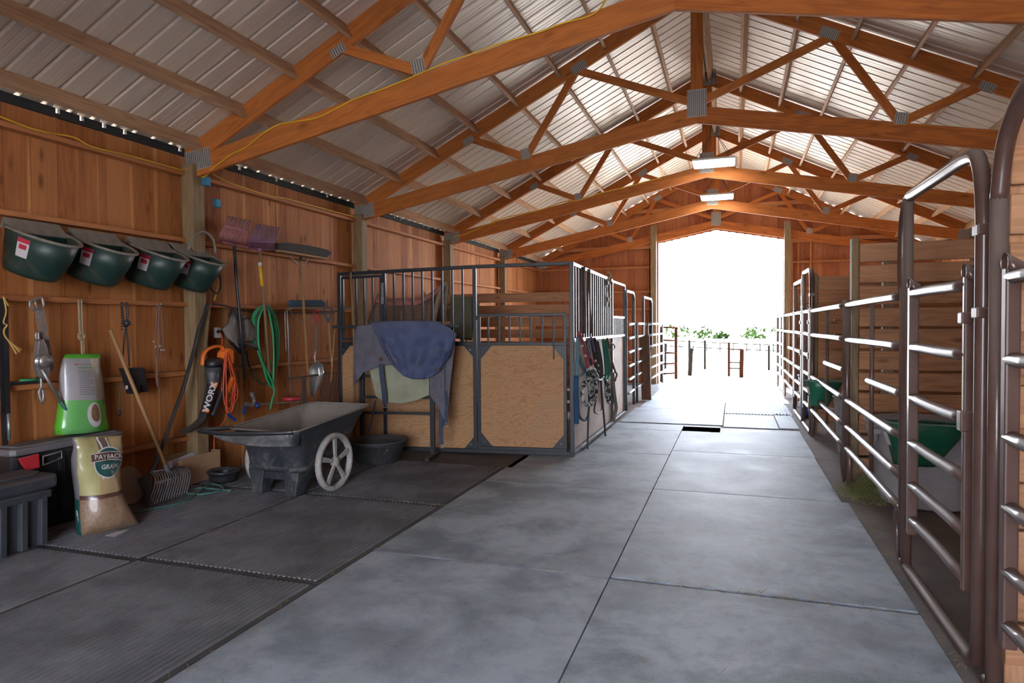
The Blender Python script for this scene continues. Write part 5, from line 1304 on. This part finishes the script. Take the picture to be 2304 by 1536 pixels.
# small charcoal tote at the left edge
CX = -4.40; cy = at(117, 1200, X=CX).y; czt = at(120, 1064, X=CX).z
t = thing('storage_tote', 'ribbed charcoal tote with a dusty lid at the left edge of the picture', 'storage tote', (-4.66, cy - .4, 0))
m = MB(); box8(m, cy - .84, cy - .012, -4.70, CX, .012, czt - .06, .03); m.build('body', M_tote, t, bev=.02)
m = MB(); m.prism([(CX + .03, cy - .88, czt - .09), (CX + .03, cy + .02, czt - .09), (CX - .02, cy + .055, czt - .09), (-4.715, cy + .055, czt - .09), (-4.715, cy - .88, czt - .09)], (0, 0, .085)); m.build('lid', M_tote, t, bev=.018)
m = MB(); m.prism([(CX - .06, cy - .84, czt - .006), (CX - .06, cy - .05, czt - .006), (CX - .12, cy + .01, czt - .006), (-4.69, cy + .01, czt - .006), (-4.69, cy - .84, czt - .006)], (0, 0, .018)); m.build('lid_panel', M_tote, t, bev=.006)
for k in range(6):
    y = cy - .05 - k * .13
    m = MB(); m.prism([(CX - .03, y - .034, .03), (CX + .012, y - .030, .03), (CX + .012, y + .012, .03), (CX - .03, y + .016, .03)], (.012, 0, czt - .16)); m.build('rib', M_tote, t, bev=.006)
m = MB(); m.box((CX + .008, cy - .43, czt - .125), (.03, .84, .05)); m.build('band', M_tote, t, bev=.008)

# green and silver feed bag on the lid
M_bgreen = filmy('bag_green', (0.09, 0.40, 0.03)); M_bgreen2 = filmy('bag_green_pale', (0.13, 0.42, 0.12)); M_bsilver = filmy('bag_silver', (0.33, 0.32, 0.34)); M_btan = filmy('bag_tan_side', (0.28, 0.24, 0.18))
GXb = -4.83
rowsv = [(978, 140, 246, .055, 1.0), (960, 139, 244, .06, 1.0), (935, 143, 240, .06, .95), (900, 146, 237, .055, .9), (870, 147, 234, .05, .85), (845, 147, 230, .045, .8), (822, 147, 226, .03, .6), (806, 147, 225, .012, .3), (796, 152, 224, .004, .10)]
rows = []
for v, a, b_, bu, df in rowsv:
    xx = GXb - .05 * (1 - (v - 796) / 182)
    rows.append((W(a, v, xx), W(b_, v - 6 * (v > 950), xx), bu, df))
z0 = ZL + .012
rows = [(Vector((L.x, L.y, max(L.z, z0))), Vector((Q.x, Q.y, max(Q.z, z0))), bu, df) for L, Q, bu, df in rows]
loops = sackpts(rows, .085, seed=2, cr=.010)
t = thing('feed_bag', 'green and silver feed bag standing on the grey tote lid', 'feed bag', (rows[0][0].x - .08, (rows[0][0].y + rows[0][1].y) / 2, z0))
m = MB()
def fm(tt, j, n):
    if tt > .86: return 0
    if tt < .36: return 1 if j < 8 else 0
    return 2 if (j < 8 or j > 15) else 3
# finer rows so the colour bands end straight
bag_mesh(m, loops, fm); m.build('body', [M_bgreen, M_bgreen2, M_bsilver, M_btan], t, fixn=True)
decal(t, 'picture_oval', lambda a, b: (.58 + .17 * b * math.cos(a * 6.283), .26 + .13 * b * math.sin(a * 6.283) * (1 - .25 * math.sin(a * 6.283))), 20, 4, loops, M_stick, .006)
decal(t, 'picture_nut', lambda a, b: (.585 + .10 * b * math.cos(a * 6.283), .26 + .085 * b * math.sin(a * 6.283)), 20, 4, loops, plain('nut_brown', (.13, .08, .035), rough=.5, mottle=.9, scale=40), .009)
M_btxt = plain('bag_grey_ink', (.13, .13, .14), rough=.5, mottle=0); M_bred = plain('bag_red_ink', (.40, .05, .04), rough=.5, mottle=0); M_bgt = plain('bag_green_ink', (.12, .30, .10), rough=.5, mottle=0)
textdecal(t, 'lettering', 'NUTRENA', .44, .765, .34, .026, loops, M_btxt, .007)
decal(t, 'red_mark', lambda a, b: (.20 + .05 * a, .755 + .025 * b), 2, 2, loops, M_bred, .007)
decal(t, 'green_line', lambda a, b: (.24 + .38 * a, .715 + .012 * b), 6, 1, loops, M_bgt, .007)
m = MB()
for k in range(13):
    e = .62 if k not in (4, 8) else .5
    m.grid(lambda a, b, k=k, e=e: surf(loops, .24 + (e - .24) * a, .685 - k * .021 - .005 * b, off=.007), 5, 1)
m.build('small_print', M_btxt, t, fixn=False)
decal(t, 'barcode_patch', lambda a, b: (.86 + .07 * a, .335 + .05 * b), 2, 2, loops, M_btxt, .007)

# grain bag
M_gcream = filmy('bag_cream', (0.36, 0.33, 0.15)); M_gtan = filmy('bag_tan', (0.33, 0.25, 0.13)); M_gbrown = plain('bag_grain_brown', (0.19, 0.12, 0.075), rough=.4, mottle=.8, scale=45, coat=.3, bmp=.4); M_gdark = filmy('bag_dark_brown', (0.085, 0.04, 0.03)); M_ggrey = filmy('bag_grey_gusset', (0.17, 0.165, 0.175)); M_gteal = filmy('bag_teal', (0.01, 0.075, 0.07))
rowsv = [(1212, 184, 314, 1182, -4.385, -4.235, .015), (1190, 182, 304, 1165, -4.37, -4.225, .06), (1160, 180, 290, 1140, -4.375, -4.24, .075), (1125, 179, 276, 1110, -4.39, -4.27, .075), (1095, 178, 272, 1082, -4.41, -4.31, .07), (1065, 175, 271, 1055, -4.44, -4.35, .06), (1035, 174, 277, 1028, -4.46, -4.385, .045), (1008, 175, 276, 1000, -4.475, -4.41, .025), (984, 168, 273, 979, -4.49, -4.435, .004)]
rows = []
for i, (vl, ul, ur, vr, xl, xr, bu) in enumerate(rowsv):
    L = W(ul, vl, xl); Q = W(ur, vr, xr)
    if i == 0: L.z = Q.z = .006
    rows.append((L, Q, bu, (1, 1, 1, .95, .9, .8, .65, .4, .15)[i]))
# refine rows
fine = []
for i in range(len(rows) - 1):
    for k in range(3):
        f = k / 3; a, b_ = rows[i], rows[i + 1]; fine.append((a[0].lerp(b_[0], f), a[1].lerp(b_[1], f), a[2] * (1 - f) + b_[2] * f, a[3] * (1 - f) + b_[3] * f))
fine.append(rows[-1])
loops = sackpts(fine, .15, seed=8, cr=.02)
t = thing('grain_bag', 'cream and brown bag of rolled grain leaning against the storage tote', 'feed bag', (-4.42, 3.55, 0))
def fm(tt, j, n):
    side = j >= n - 4
    if side or 12 <= j < 26: return 5 if tt < .36 else 4
    if tt < .40: return 2 if tt < .37 else 3
    return 0 if j < 5 else 1
m = MB(); bag_mesh(m, loops, fm); m.build('body', [M_gcream, M_gtan, M_gbrown, M_gdark, M_ggrey, M_gteal], t)
decal(t, 'brown_stripe', lambda a, b: (.42 + .20 * a, .60 + .39 * b), 3, 8, loops, M_gdark if False else plain('bag_stripe_brown', (.13, .085, .06), rough=.4, mottle=.3), .005)
decal(t, 'white_stripe', lambda a, b: (.425 + .035 * a + .06 * (1 - b), .78 + .21 * b), 2, 6, loops, M_stick, .008)
decal(t, 'white_stripe', lambda a, b: (.60 + .03 * a + .05 * (1 - b), .80 + .18 * b), 2, 6, loops, M_stick, .008)
decal(t, 'emblem_edge', lambda a, b: (.62 + .335 * b * math.cos(a * 6.283), .715 + .155 * b * math.sin(a * 6.283)), 36, 10, loops, M_stick, .011)
decal(t, 'emblem', lambda a, b: (.62 + .315 * b * math.cos(a * 6.283), .715 + .142 * b * math.sin(a * 6.283)), 36, 10, loops, M_gteal, .014)
decal(t, 'banner_edge', lambda a, b: (.22 + .74 * a, .715 + .085 * b + .02 * math.sin(a * 3.14)), 36, 10, loops, M_stick, .018)
decal(t, 'banner', lambda a, b: (.225 + .73 * a, .722 + .071 * b + .02 * math.sin(a * 3.14)), 36, 10, loops, M_gdark, .021)
textdecal(t, 'lettering', 'PAYBACK', .59, .766, .62, .046, loops, M_stick, .028, boldn=.01)
textdecal(t, 'lettering', 'GRAIN', .64, .668, .40, .045, loops, M_stick, .024, boldn=.01)
decal(t, 'white_swash', lambda a, b: (.46 + .32 * a, .555 + .035 * b + .03 * math.sin(a * 3.14)), 8, 2, loops, M_stick, .012)
# lettering on the gusset
G = lambda tt, s: (lambda i, f: (loops[i][-1] if False else loops[i][0].lerp(loops[i][len(loops[i]) - 3], s) * (1 - f) + loops[i + 1][0].lerp(loops[i + 1][len(loops[i]) - 3], s) * f))(int(tt * 24 * .999), tt * 24 * .999 - int(tt * 24 * .999))
a = G(.16, .45); b_ = G(.02, .45); c2 = G(.16, 1.0); xx = (b_ - a).normalized(); yv = (a - c2); nn = xx.cross(yv).normalized()
if nn.dot(EYEP - a) < 0: yv = -yv
text('GRAIN', 'lettering', frameM((G(.15, .5)) + (EYEP - a).normalized() * .022, xx, yv), .062, M_stick, t, bold=.002, sx=1.2)
# paper scrap under the bag
m = MB(); P_ = [at(u, v, Z=.016) for u, v in ((236, 1205), (262, 1196), (291, 1191), (279, 1198), (258, 1208))]; m.prism(P_, (0, 0, .002))
solo('paper_scrap', m, M_paper, 'white paper scrap on the floor at the foot of the grain bag', 'paper', tuple(P_[0]))
# beige disc, basket fork, box, pan, hose
c = at(285, 1112, X=-4.82); c.z = .16
m = MB(); m.lathe([(0, 0), (.10, .0), (.155, .02), (.16, .03), (.155, .035), (.10, .015), (0, .012)], c, (1, .12, .25), 32)
solo('beige_plate', m, plain('beige_plastic', (.27, .20, .15), rough=.6, mottle=.2), 'round beige plate leaning behind the grain bag', 'plate', tuple(c))
t = thing('basket_fork', 'basket shaped stall fork with grey cage head on the floor and slanting wood handle', 'fork', (-4.6, 4.4, 0))
tp = at(364, 1085, X=-4.66)
m = MB(); m.tube([W(248, 742, -4.86), at(375, 1052, X=-4.70)], .0155, 10); m.build('handle', M_ash, t)
A_, B_, C_, D_ = at(340, 1062, X=-4.72), at(415, 1050, X=-4.72), at(420, 1108, X=-4.55), at(334, 1140, X=-4.55)
C_.z = max(C_.z, .03); D_.z = max(D_.z, .02); E_, F_ = at(308, 1078, X=-4.80), at(330, 1132, X=-4.62); F_.z = max(F_.z, .02)
for k in range(15):
    f = k / 14; a = A_.lerp(B_, f); b_ = D_.lerp(C_, f); mid = a.lerp(b_, .3) + Vector((.06, 0, .012))
    m = MB(); m.tube(smooth([a, mid, b_], 5), .0055, 6); m.build('tine', M_steel if k % 1 else M_greylid, t)
for p, q in ((A_, B_), (A_.lerp(D_, .35) + Vector((.05, 0, .01)), B_.lerp(C_, .35) + Vector((.05, 0, .01)))):
    m = MB(); m.tube([p, q], .010, 8); m.build('crossbar', M_greylid, t)
m = MB(); m.prism([A_, D_, F_, E_], (.004, .008, 0)); m.build('side_web', M_blk, t)
m = MB(); m.tube([at(372, 1045, X=-4.70), at(382, 1072, X=-4.68)], .022, 8); m.build('socket', M_greylid, t)
c = W(450, 1050, -4.86); y0 = at(408, 1090, X=-4.80).y; y1 = at(496, 1070, X=-4.80).y
t = thing('cardboard_box', 'open brown cardboard box against the wall with papers in it', 'cardboard box', (-4.87, (y0 + y1) / 2, 0))
m = MB(); m.box((-4.80, (y0 + y1) / 2, .15), (.006, y1 - y0, .26)); m.box((-5.02, (y0 + y1) / 2, .15), (.006, y1 - y0, .28)); m.box((-4.91, y0, .14), (.22, .006, .24)); m.box((-4.91, y1, .15), (.22, .006, .26)); m.box((-4.91, (y0 + y1) / 2, .024), (.22, y1 - y0, .006)); m.build('carton', M_card, t)
t = thing('papers', 'white papers and wrapping sticking out of the cardboard box', 'papers', tuple(W(420, 1025, -4.88)))
for k in range(5):
    a = W(378 + k * 3, 1040 - k * 2, -4.93 + k * .012); b_ = W(462 + k * 3, 1004 + k * 4, -4.93 + k * .012); m = MB(); m.prism([a, b_, b_ + Vector((.01, 0, -.05)), a + Vector((.01, 0, -.06))], (.003, 0, 0)); m.build('sheet', M_paper, t)
c = at(507, 1078, X=-4.62)
tub((c.x - .02, c.y, 0.004), .125, .135, .10, 'small round black pan on the floor behind the cart handle', M_blk, 'black_pan', 'pan', 28)
pts = [at(u, v, Z=.02) for u, v in ((300, 1152), (345, 1144), (400, 1132), (445, 1110), (470, 1090), (492, 1092), (503, 1100), (480, 1108), (440, 1112), (415, 1106), (440, 1098), (480, 1100), (520, 1104))]
tsolo('teal_hose', pts, .010, M_teal, 'thin teal hose lying in curves on the floor by the basket fork', 'hose')
# wooden crate step
t = thing('step_crate', 'small two-tier wooden step against the stall front behind the cart', 'step', (-4.35, 6.3, 0))
yb = 6.36
for a, b_, z0, z1, y in ((-4.66, -4.22, .02, .30, yb), (-4.66, -4.32, .36, .52, yb + .14)):
    k = 4
    for i in range(k):
        m = MB(); w_ = (b_ - a) / k; m.box((a + w_ * (i + .5), y, (z0 + z1) / 2), (w_ - .006, .02, z1 - z0)); m.build('board', M_plank if i % 2 else M_girt, t)
m = MB(); m.box((-4.43, yb + .05, .325), (.48, .16, .03)); m.build('tread', M_girt, t, bev=.004)
m = MB(); m.box((-4.47, yb + .17, .535), (.40, .12, .03)); m.build('tread', M_girt, t, bev=.004)
m = MB(); m.box((-4.22, yb + .08, .16), (.02, .16, .30)); m.build('side', M_plank, t)

# ---------------------------------------------------------------- two-wheel yard cart
O = Vector((-3.81, 5.02, 0)); ca = R(-2)
FWD = Vector((-math.sin(ca), math.cos(ca), 0)); RT = Vector((math.cos(ca), math.sin(ca), 0)); UP = Vector((0, 0, 1))
def q(x, y, z): return O + RT * x + FWD * y + UP * z
t = thing('yard_cart', 'scuffed dark plastic two-wheeled yard cart with dusty spoked wheels', 'cart', tuple(O))
def loop(hw, y0, y1, z0, z1, r_=.10, n=6, hw2=None):
    hw2 = hw if hw2 is None else hw2
    out = []
    for cx_, cy_, a0, h_ in ((1, y0, -90, hw), (1, y1, 0, hw2), (-1, y1, 90, hw2), (-1, y0, 180, hw)):
        for k in range(n + 1):
            a = R(a0 + 90 * k / n); x = cx_ * (h_ - r_) + r_ * math.cos(a); y = (cy_ + r_ if cy_ == y0 else cy_ - r_) + r_ * math.sin(a)
            s = (y - y0) / (y1 - y0); out.append(q(x, y, z0 + (z1 - z0) * s))
    return out
m = MB()
L_ = [loop(.275, -.26, .36, .215, .235), loop(.29, -.28, .40, .25, .26), loop(.30, -.30, .48, .36, .38), loop(.325, -.35, .62, .52, .58), loop(.355, -.42, .74, .60, .70)]
m.loft(L_, capb=True); m.build('tray', [M_cart], t)
Li = [loop(.225, -.21, .34, .235, .25), loop(.262, -.26, .46, .36, .38), loop(.305, -.33, .60, .52, .58), loop(.345, -.41, .725, .598, .698)]
m = MB(); m.loft(Li, capb=True); m.build('tray_lining', M_cartin, t)
m = MB(); m.tube(loop(.362, -.425, .75, .603, .703, .09), .014, 8, closed=True, flat=.6); m.build('rim', M_cartin, t)
# belt around the base
m = MB(); m.loft([loop(.288, -.27, .40, .225, .235), loop(.30, -.29, .42, .235, .245), loop(.30, -.29, .42, .262, .272), loop(.285, -.27, .40, .272, .28)]); m.build('belt', M_cart, t)
# handle: drooping bar beyond the rim
m = MB()
def hd(a, b):
    x = -.46 + .80 * a; w_ = .02 + .20 * (a ** .7) * (1 if a < .6 else (1 - (a - .6) * 1.6))
    y = -.42 - .20 * (1 - a) ** .5 * (.5 + .5 * math.sin(min(a * 4, 1.57))) - b * w_ * .35 + .10 * a
    return q(x, y, .595 - b * .22 * a * (1 - .5 * a) - .01)
m.grid(hd, 16, 6); m.build('handle_skirt', M_cart, t, solid=.012, fixn=False)
m = MB(); m.tube(smooth([q(.33, -.40, .60), q(.10, -.50, .595), (q(-.20, -.58, .59)), q(-.46, -.60, .60), q(-.50, -.56, .605), q(-.40, -.46, .605), q(-.33, -.38, .605)], 6), .019, 10); m.build('handle_bar', M_blk, t)
# legs
for sx in (-1, 1):
    def lg(z, w_, d): 
        cx = sx * .185; return [q(cx - w_, -.27, z), q(cx + w_, -.27, z), q(cx + w_, -.27 + d, z), q(cx - w_, -.27 + d, z)]
    m = MB(); m.loft([lg(.012, .052, .12), lg(.10, .062, .16), lg(.225, .088, .24)], capb=True, sm=False); m.build('leg', M_cart, t, bev=.012)
m = MB(); m.box(q(0, -.235, .19), (.30, .03, .09), Matrix((RT, FWD, UP)).transposed()); m.build('apron', M_cart, t, bev=.01)
# wheels
for sx in (-1, 1):
    wc = q(sx * .385, .09, .262); ax = RT * sx
    m = MB(); m.lathe([(.215, -.022), (.243, -.028), (.260, -.018), (.262, 0), (.260, .018), (.243, .028), (.215, .022), (.215, -.022)], wc, ax, 48); m.build('tyre', M_wheel, t)
    m = MB()
    for k in range(5):
        a = 2 * math.pi * k / 5 + .35; e1 = FWD * math.cos(a) + UP * math.sin(a); e2 = -FWD * math.sin(a) + UP * math.cos(a)
        m.prism([wc + e1 * .035 - e2 * .016, wc + e1 * .222 - e2 * .026, wc + e1 * .222 + e2 * .026, wc + e1 * .035 + e2 * .016], ax * .018)
    m.build('spokes', M_wheel, t, bev=.004)
    m = MB(); m.lathe([(0, -.02), (.04, -.02), (.045, .0), (.04, .03), (.02, .04), (0, .042)], wc, ax, 18); m.build('hub', M_wheel, t)
m = MB(); m.tube([q(-.38, .09, .262), q(.38, .09, .262)], .012, 8); m.build('axle', M_steel, t)
# side label
pl = q(.288, -.12, .475); M3 = (q(.288, .02, .485) - pl).normalized()
m = MB(); a = q(.312, -.20, .50); b_ = q(.312, -.06, .515); dn = (q(.288, -.17, .42) - q(.312, -.17, .50)).normalized() * .062
m.prism([a, b_, b_ + dn, a + dn], RT * .006); m.build('side_label', M_stick, t)
m = MB()
for k in range(3): m.prism([a + dn * (.28 + k * .24) + (b_ - a) * .1 + RT * .007, a + dn * (.28 + k * .24) + (b_ - a) * (.9 - .1 * k) + RT * .007, a + dn * (.38 + k * .24) + (b_ - a) * (.9 - .1 * k) + RT * .007, a + dn * (.38 + k * .24) + (b_ - a) * .1 + RT * .007], RT * .001)
m.build('label_lines', M_ink, t)

# ---------------------------------------------------------------- halters on the stall side
HX = SX + .05
def H(u, v, x=None): return at(u, v, X=x or HX)
def hs(name, strands, mat, lab, cat='halter', x=None, knots=()):
    p0 = H(strands[0][0][0][0], strands[0][0][0][1], x); t = thing(name, lab, cat, tuple(p0))
    for pts, r_, pn in strands:
        m = MB(); m.tube(smooth([H(u, v, x) for u, v in pts], 5), r_, 7); m.build(pn, mat, t)
    for u, v, s in knots:
        m = MB(); m.lathe([(0, -s), (s * .8, -s * .5), (s, 0), (s * .8, s * .5), (0, s)], H(u, v, (x or HX) + .01), (0, 0, 1), 10); m.build('ring', M_galv, t)
    return t
M_dblue = plain('dark_blue_rope', (.01, .05, .12), rough=.8); M_lblue = plain('pale_blue_web', (.08, .17, .21), rough=.8, mottle=.4); M_pink = plain('red_web', (.26, .05, .055), rough=.8, mottle=.4)
M_dkl = plain('dark_leather', (.035, .028, .026), rough=.6, mottle=.5); M_grn = plain('green_web', (.015, .13, .085), rough=.7, mottle=.5); M_brn = plain('brown_web', (.10, .055, .04), rough=.7, mottle=.4)
def ropemat():
    m, n, b = newmat('black_white_rope'); v, f = objvec(n)
    w_ = noi(n, v, 22, 1); c = mix(n, ramp(n, w_, .48, .52), (.02, .03, .035), (.42, .42, .40)); n.links.new(c, b.inputs['Base Color']); b.inputs['Roughness'].default_value = .9; return m
M_bwr = ropemat()
hs('lead_rope', [([(1297, 845), (1296, 890), (1297, 930), (1297, 953)], .030, 'hank'), ([(1300, 900), (1302, 930), (1310, 944), (1320, 942), (1325, 920), (1325, 860), (1323, 832)], .014, 'loop')], M_dblue, 'dark blue lead rope in a long loop, leftmost on the stall side', 'lead rope')
hs('halter', [([(1300, 758), (1301, 790), (1297, 835), (1297, 852)], .020, 'cheek_strap'), ([(1301, 795), (1308, 815), (1316, 835), (1300, 850), (1296, 853)], .016, 'nose_band'), ([(1300, 800), (1312, 830), (1318, 838)], .014, 'throat_strap')], M_lblue, 'pale blue halter hanging in front of the dark blue lead rope', knots=((1304, 795, .02), (1317, 838, .02)))
hs('halter', [([(1303, 749), (1312, 775), (1318, 800), (1322, 825)], .022, 'cheek_strap'), ([(1320, 795), (1330, 805), (1334, 820), (1328, 826)], .015, 'throat_strap'), ([(1304, 755), (1316, 785), (1325, 805)], .015, 'crown')], M_pink, 'dusty red halter hanging from the top left of the row', x=HX + .03, knots=((1310, 778, .018), (1317, 800, .02)))
hs('lead_rope', [([(1316, 858), (1311, 880), (1312, 902), (1320, 910), (1330, 905)], .024, 'strand'), ([(1325, 835), (1330, 870), (1336, 900), (1328, 910)], .028, 'strand'), ([(1332, 832), (1340, 860), (1340, 890), (1334, 906)], .028, 'strand'), ([(1322, 832), (1324, 860), (1330, 895)], .024, 'strand'), ([(1322, 834), (1330, 828), (1338, 834)], .03, 'wrap')], M_bwr, 'thick black and white twisted lead rope bundled beside the dark blue loop', 'lead rope', x=HX + .04)
hs('bridle', [([(1322, 768), (1328, 800), (1335, 830), (1345, 848)], .024, 'strap'), ([(1330, 762), (1338, 800), (1345, 845)], .024, 'strap'), ([(1337, 762), (1345, 800), (1350, 850)], .024, 'strap'), ([(1344, 770), (1352, 810), (1354, 850)], .022, 'strap'), ([(1340, 848), (1348, 856), (1356, 848)], .022, 'strap')], M_dkl, 'dark leather bridle and reins in a heavy clump mid row', 'bridle', knots=((1339, 812, .02), (1345, 822, .018), (1346, 835, .018)))
hs('reins', [([(1347, 855), (1343, 890), (1337, 920), (1340, 929), (1350, 927), (1355, 910), (1352, 860)], .011, 'loop')], M_dkl, 'thin black reins in a loop below the leather clump', 'reins')
hs('lead_rope', [([(1352, 856), (1355, 900), (1360, 950), (1362, 980), (1368, 990), (1368, 997), (1365, 1001)], .013, 'rope')], plain('black_rope', (.018, .02, .025), rough=.8), 'long black lead rope trailing down to the floor', 'lead rope', x=HX + .05)
hs('lead_rope', [([(1325, 905), (1323, 960), (1322, 1000), (1322, 1012)], .012, 'rope')], plain('charcoal_rope', (.03, .035, .04), rough=.8, mottle=.6), 'straight thin charcoal cord hanging nearly to the stall base rail', 'lead rope', x=HX + .02)
hs('halter', [([(1357, 763), (1361, 800), (1364, 840), (1360, 852)], .022, 'strap'), ([(1363, 765), (1368, 800), (1371, 840), (1366, 855)], .022, 'strap'), ([(1358, 845), (1364, 857), (1371, 848)], .022, 'nose_band')], M_grn, 'bright green halter towards the right end of the row', knots=((1369, 787, .025),))
hs('halter', [([(1366, 762), (1373, 785), (1377, 810)], .018, 'strap'), ([(1374, 770), (1381, 775), (1383, 783), (1377, 784), (1374, 775)], .010, 'ring_strap'), ([(1376, 810), (1384, 835), (1388, 842), (1384, 856)], .016, 'strap')], M_brn, 'brown web halter with a small loop at the right end of the row', x=HX + .03)
hs('lead_rope', [([(1362, 857), (1363, 885), (1368, 905), (1373, 900), (1371, 880), (1368, 858)], .018, 'loop'), ([(1366, 858), (1367, 890), (1370, 902)], .016, 'loop')], M_bwr, 'short black and white rope hanging under the green halter', 'lead rope')
hs('cloth_strip', [([(1378, 838), (1380, 870), (1384, 900), (1386, 920), (1380, 945)], .028, 'cloth')], M_greycloth, 'ragged grey cloth strip hanging at the right end of the row', 'cloth', x=HX - .01)
hs('halter', [([(1330, 760), (1334, 775), (1338, 790)], .018, 'strap'), ([(1326, 762), (1322, 780), (1328, 800)], .016, 'strap')], plain('faded_purple_web', (.09, .08, .13), rough=.8), 'faded purple halter strap above the black and white rope', x=HX + .05)
hs('rope', [([(1368, 612), (1372, 622), (1367, 635), (1371, 650), (1368, 670), (1369, 690)], .013, 'strand'), ([(1369, 612), (1375, 625), (1372, 640)], .011, 'strand')], M_rope, 'pale rope tied over the top rail of the stall side', 'rope', x=SX + .03)
hs('strap', [([(1314, 600), (1314, 650), (1316, 700), (1316, 750)], .017, 'strap')], M_dkl, 'dark strap hanging from the top rail down the stall bars', 'strap', x=SX + .03)
hs('strap', [([(1326, 605), (1327, 660), (1329, 750)], .013, 'strap')], M_brn, 'brown strap hanging from the top rail down the stall bars', 'strap', x=SX + .03)

# ---------------------------------------------------------------- yard outside the doorway
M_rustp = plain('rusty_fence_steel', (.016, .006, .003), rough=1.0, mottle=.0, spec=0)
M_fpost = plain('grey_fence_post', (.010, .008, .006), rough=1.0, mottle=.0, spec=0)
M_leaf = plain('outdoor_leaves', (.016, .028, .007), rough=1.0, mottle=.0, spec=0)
GZ0 = -.10
def gnd(u, v): return at(u, v, Z=GZ0)
def opost(u0, v0, v1, r_, lab, mat, Y, lean=0):
    a = at(u0, v0, Y=Y); b_ = at(u0 + lean, v1, Y=Y); a.z = GZ0
    m = MB(); m.tube([a, b_], max(r_, .038), 8); solo('fence_post', m, mat, lab, 'fence post', tuple(a))
opost(1552, 850, 783, .065, 'round wooden post with a small shadow in the bright yard', M_fpost, 21, 3)
opost(1640, 855, 770, .03, 'rusty steel gate post at the left of the yard gate', M_rustp, 21)
opost(1668, 858, 785, .06, 'thick reddish wooden post at the right of the yard gate', M_rustp, 20.6, 1)
opost(1551, 800, 765, .03, 'thin fence post behind the round wooden post in the yard', M_fpost, 24)
opost(1586, 830, 765, .03, 'thin fence post between the round post and the yard gate', M_fpost, 24)
opost(1730, 830, 777, .03, 'thin dark fence post at the right side of the yard', M_fpost, 24)
opost(1497, 830, 772, .025, 'thin fence post seen through the left outdoor gate', M_fpost, 24)
t = thing('yard_gate', 'low steel gate between the two reddish posts in the yard', 'gate', tuple(at(1654, 850, Y=21)))
for v in (785, 815, 828):
    m = MB(); m.tube([at(1640, v, Y=21), at(1668, v + 1, Y=20.6)], .022, 6); m.build('rail', M_rustp, t)
t = thing('yard_fence', 'long pale rail fence crossing the bright yard', 'fence', tuple(at(1600, 800, Y=40)))
for vl, vr in ((766, 777), (778, 790), (792, 812)):
    m = MB(); m.tube([at(1500, vl, Y=40), at(1760, vr, Y=40)], .03, 6); m.build('rail', M_fpost, t)
for k in range(9):
    m = MB(); p = at(1500 + 30 * k, 800, Y=40); m.tube([(p.x, p.y, GZ0), (p.x, p.y, at(1500 + 30 * k, 772, Y=40).z)], .03, 6); m.build('post', M_fpost, t)
t = thing('outdoor_gate', 'pipe gate standing open just outside the left side of the doorway', 'gate', tuple(at(1495, 862, Y=18.4)))
for k, v in enumerate((737, 766, 794, 817, 839, 863)):
    m = MB(); m.tube([at(1487, v - (1 if k < 3 else -2), Y=17.5), at(1521, v, Y=19.5)], .024, 8); m.build('rail', M_rustp, t)
m = MB(); a = at(1521, 863, Y=19.5); b_ = at(1521, 735, Y=19.5); m.tube([(a.x, a.y, GZ0), (a.x, a.y, b_.z)], .042, 8); m.build('post', M_rustp, t)
m = MB(); a = at(1487, 863, Y=17.5); m.tube([(a.x, a.y, GZ0), (a.x, a.y, b_.z)], .024, 8); m.build('post', M_rustp, t)
rnd = random.Random(11)
for k, (u, v, w_, h) in enumerate(((1530, 788, 6, 2.0), (1586, 768, 3, 1.6), (1592, 786, 5, 1.2), (1626, 790, 2, .9), (1700, 768, 6, 1.6), (1750, 770, 4, 1.3), (1695, 784, 5, .9))):
    Y = 120 if v < 775 else 75; c = at(u, v, Y=Y); c.z = GZ0
    m = MB()
    for j in range(70):
        a = rnd.random() * 6.28; e = rnd.random() ** .5; p = Vector((c.x + w_ * .28 * e * math.cos(a), c.y + w_ * .2 * e * math.sin(a), GZ0 + h * rnd.random() * (1.1 - e * .6)))
        s = rnd.uniform(.12, .3); d1 = Vector((rnd.uniform(-1, 1), rnd.uniform(-1, 1), rnd.uniform(-1, 1))).normalized() * s; d2 = Vector((rnd.uniform(-1, 1), rnd.uniform(-1, 1), rnd.uniform(-1, 1))).normalized() * s
        i = [m.add(p - d1), m.add(p + d2), m.add(p + d1), m.add(p - d2)]; m.face(i, [(0, 0)] * 4, rnd.random())
    solo('shrub', m, M_leaf, ('low green shrub line beyond the yard fence at the left', 'pointed green shrub against the sky, left of centre', 'wide low green shrub left of the yard gate', 'small dark green tuft left of the yard gate', 'pointed green trees on the horizon right of centre', 'small green trees on the horizon at the right door edge', 'low green bushes below the horizon right of centre')[k], 'shrub', tuple(c), fixn=False)
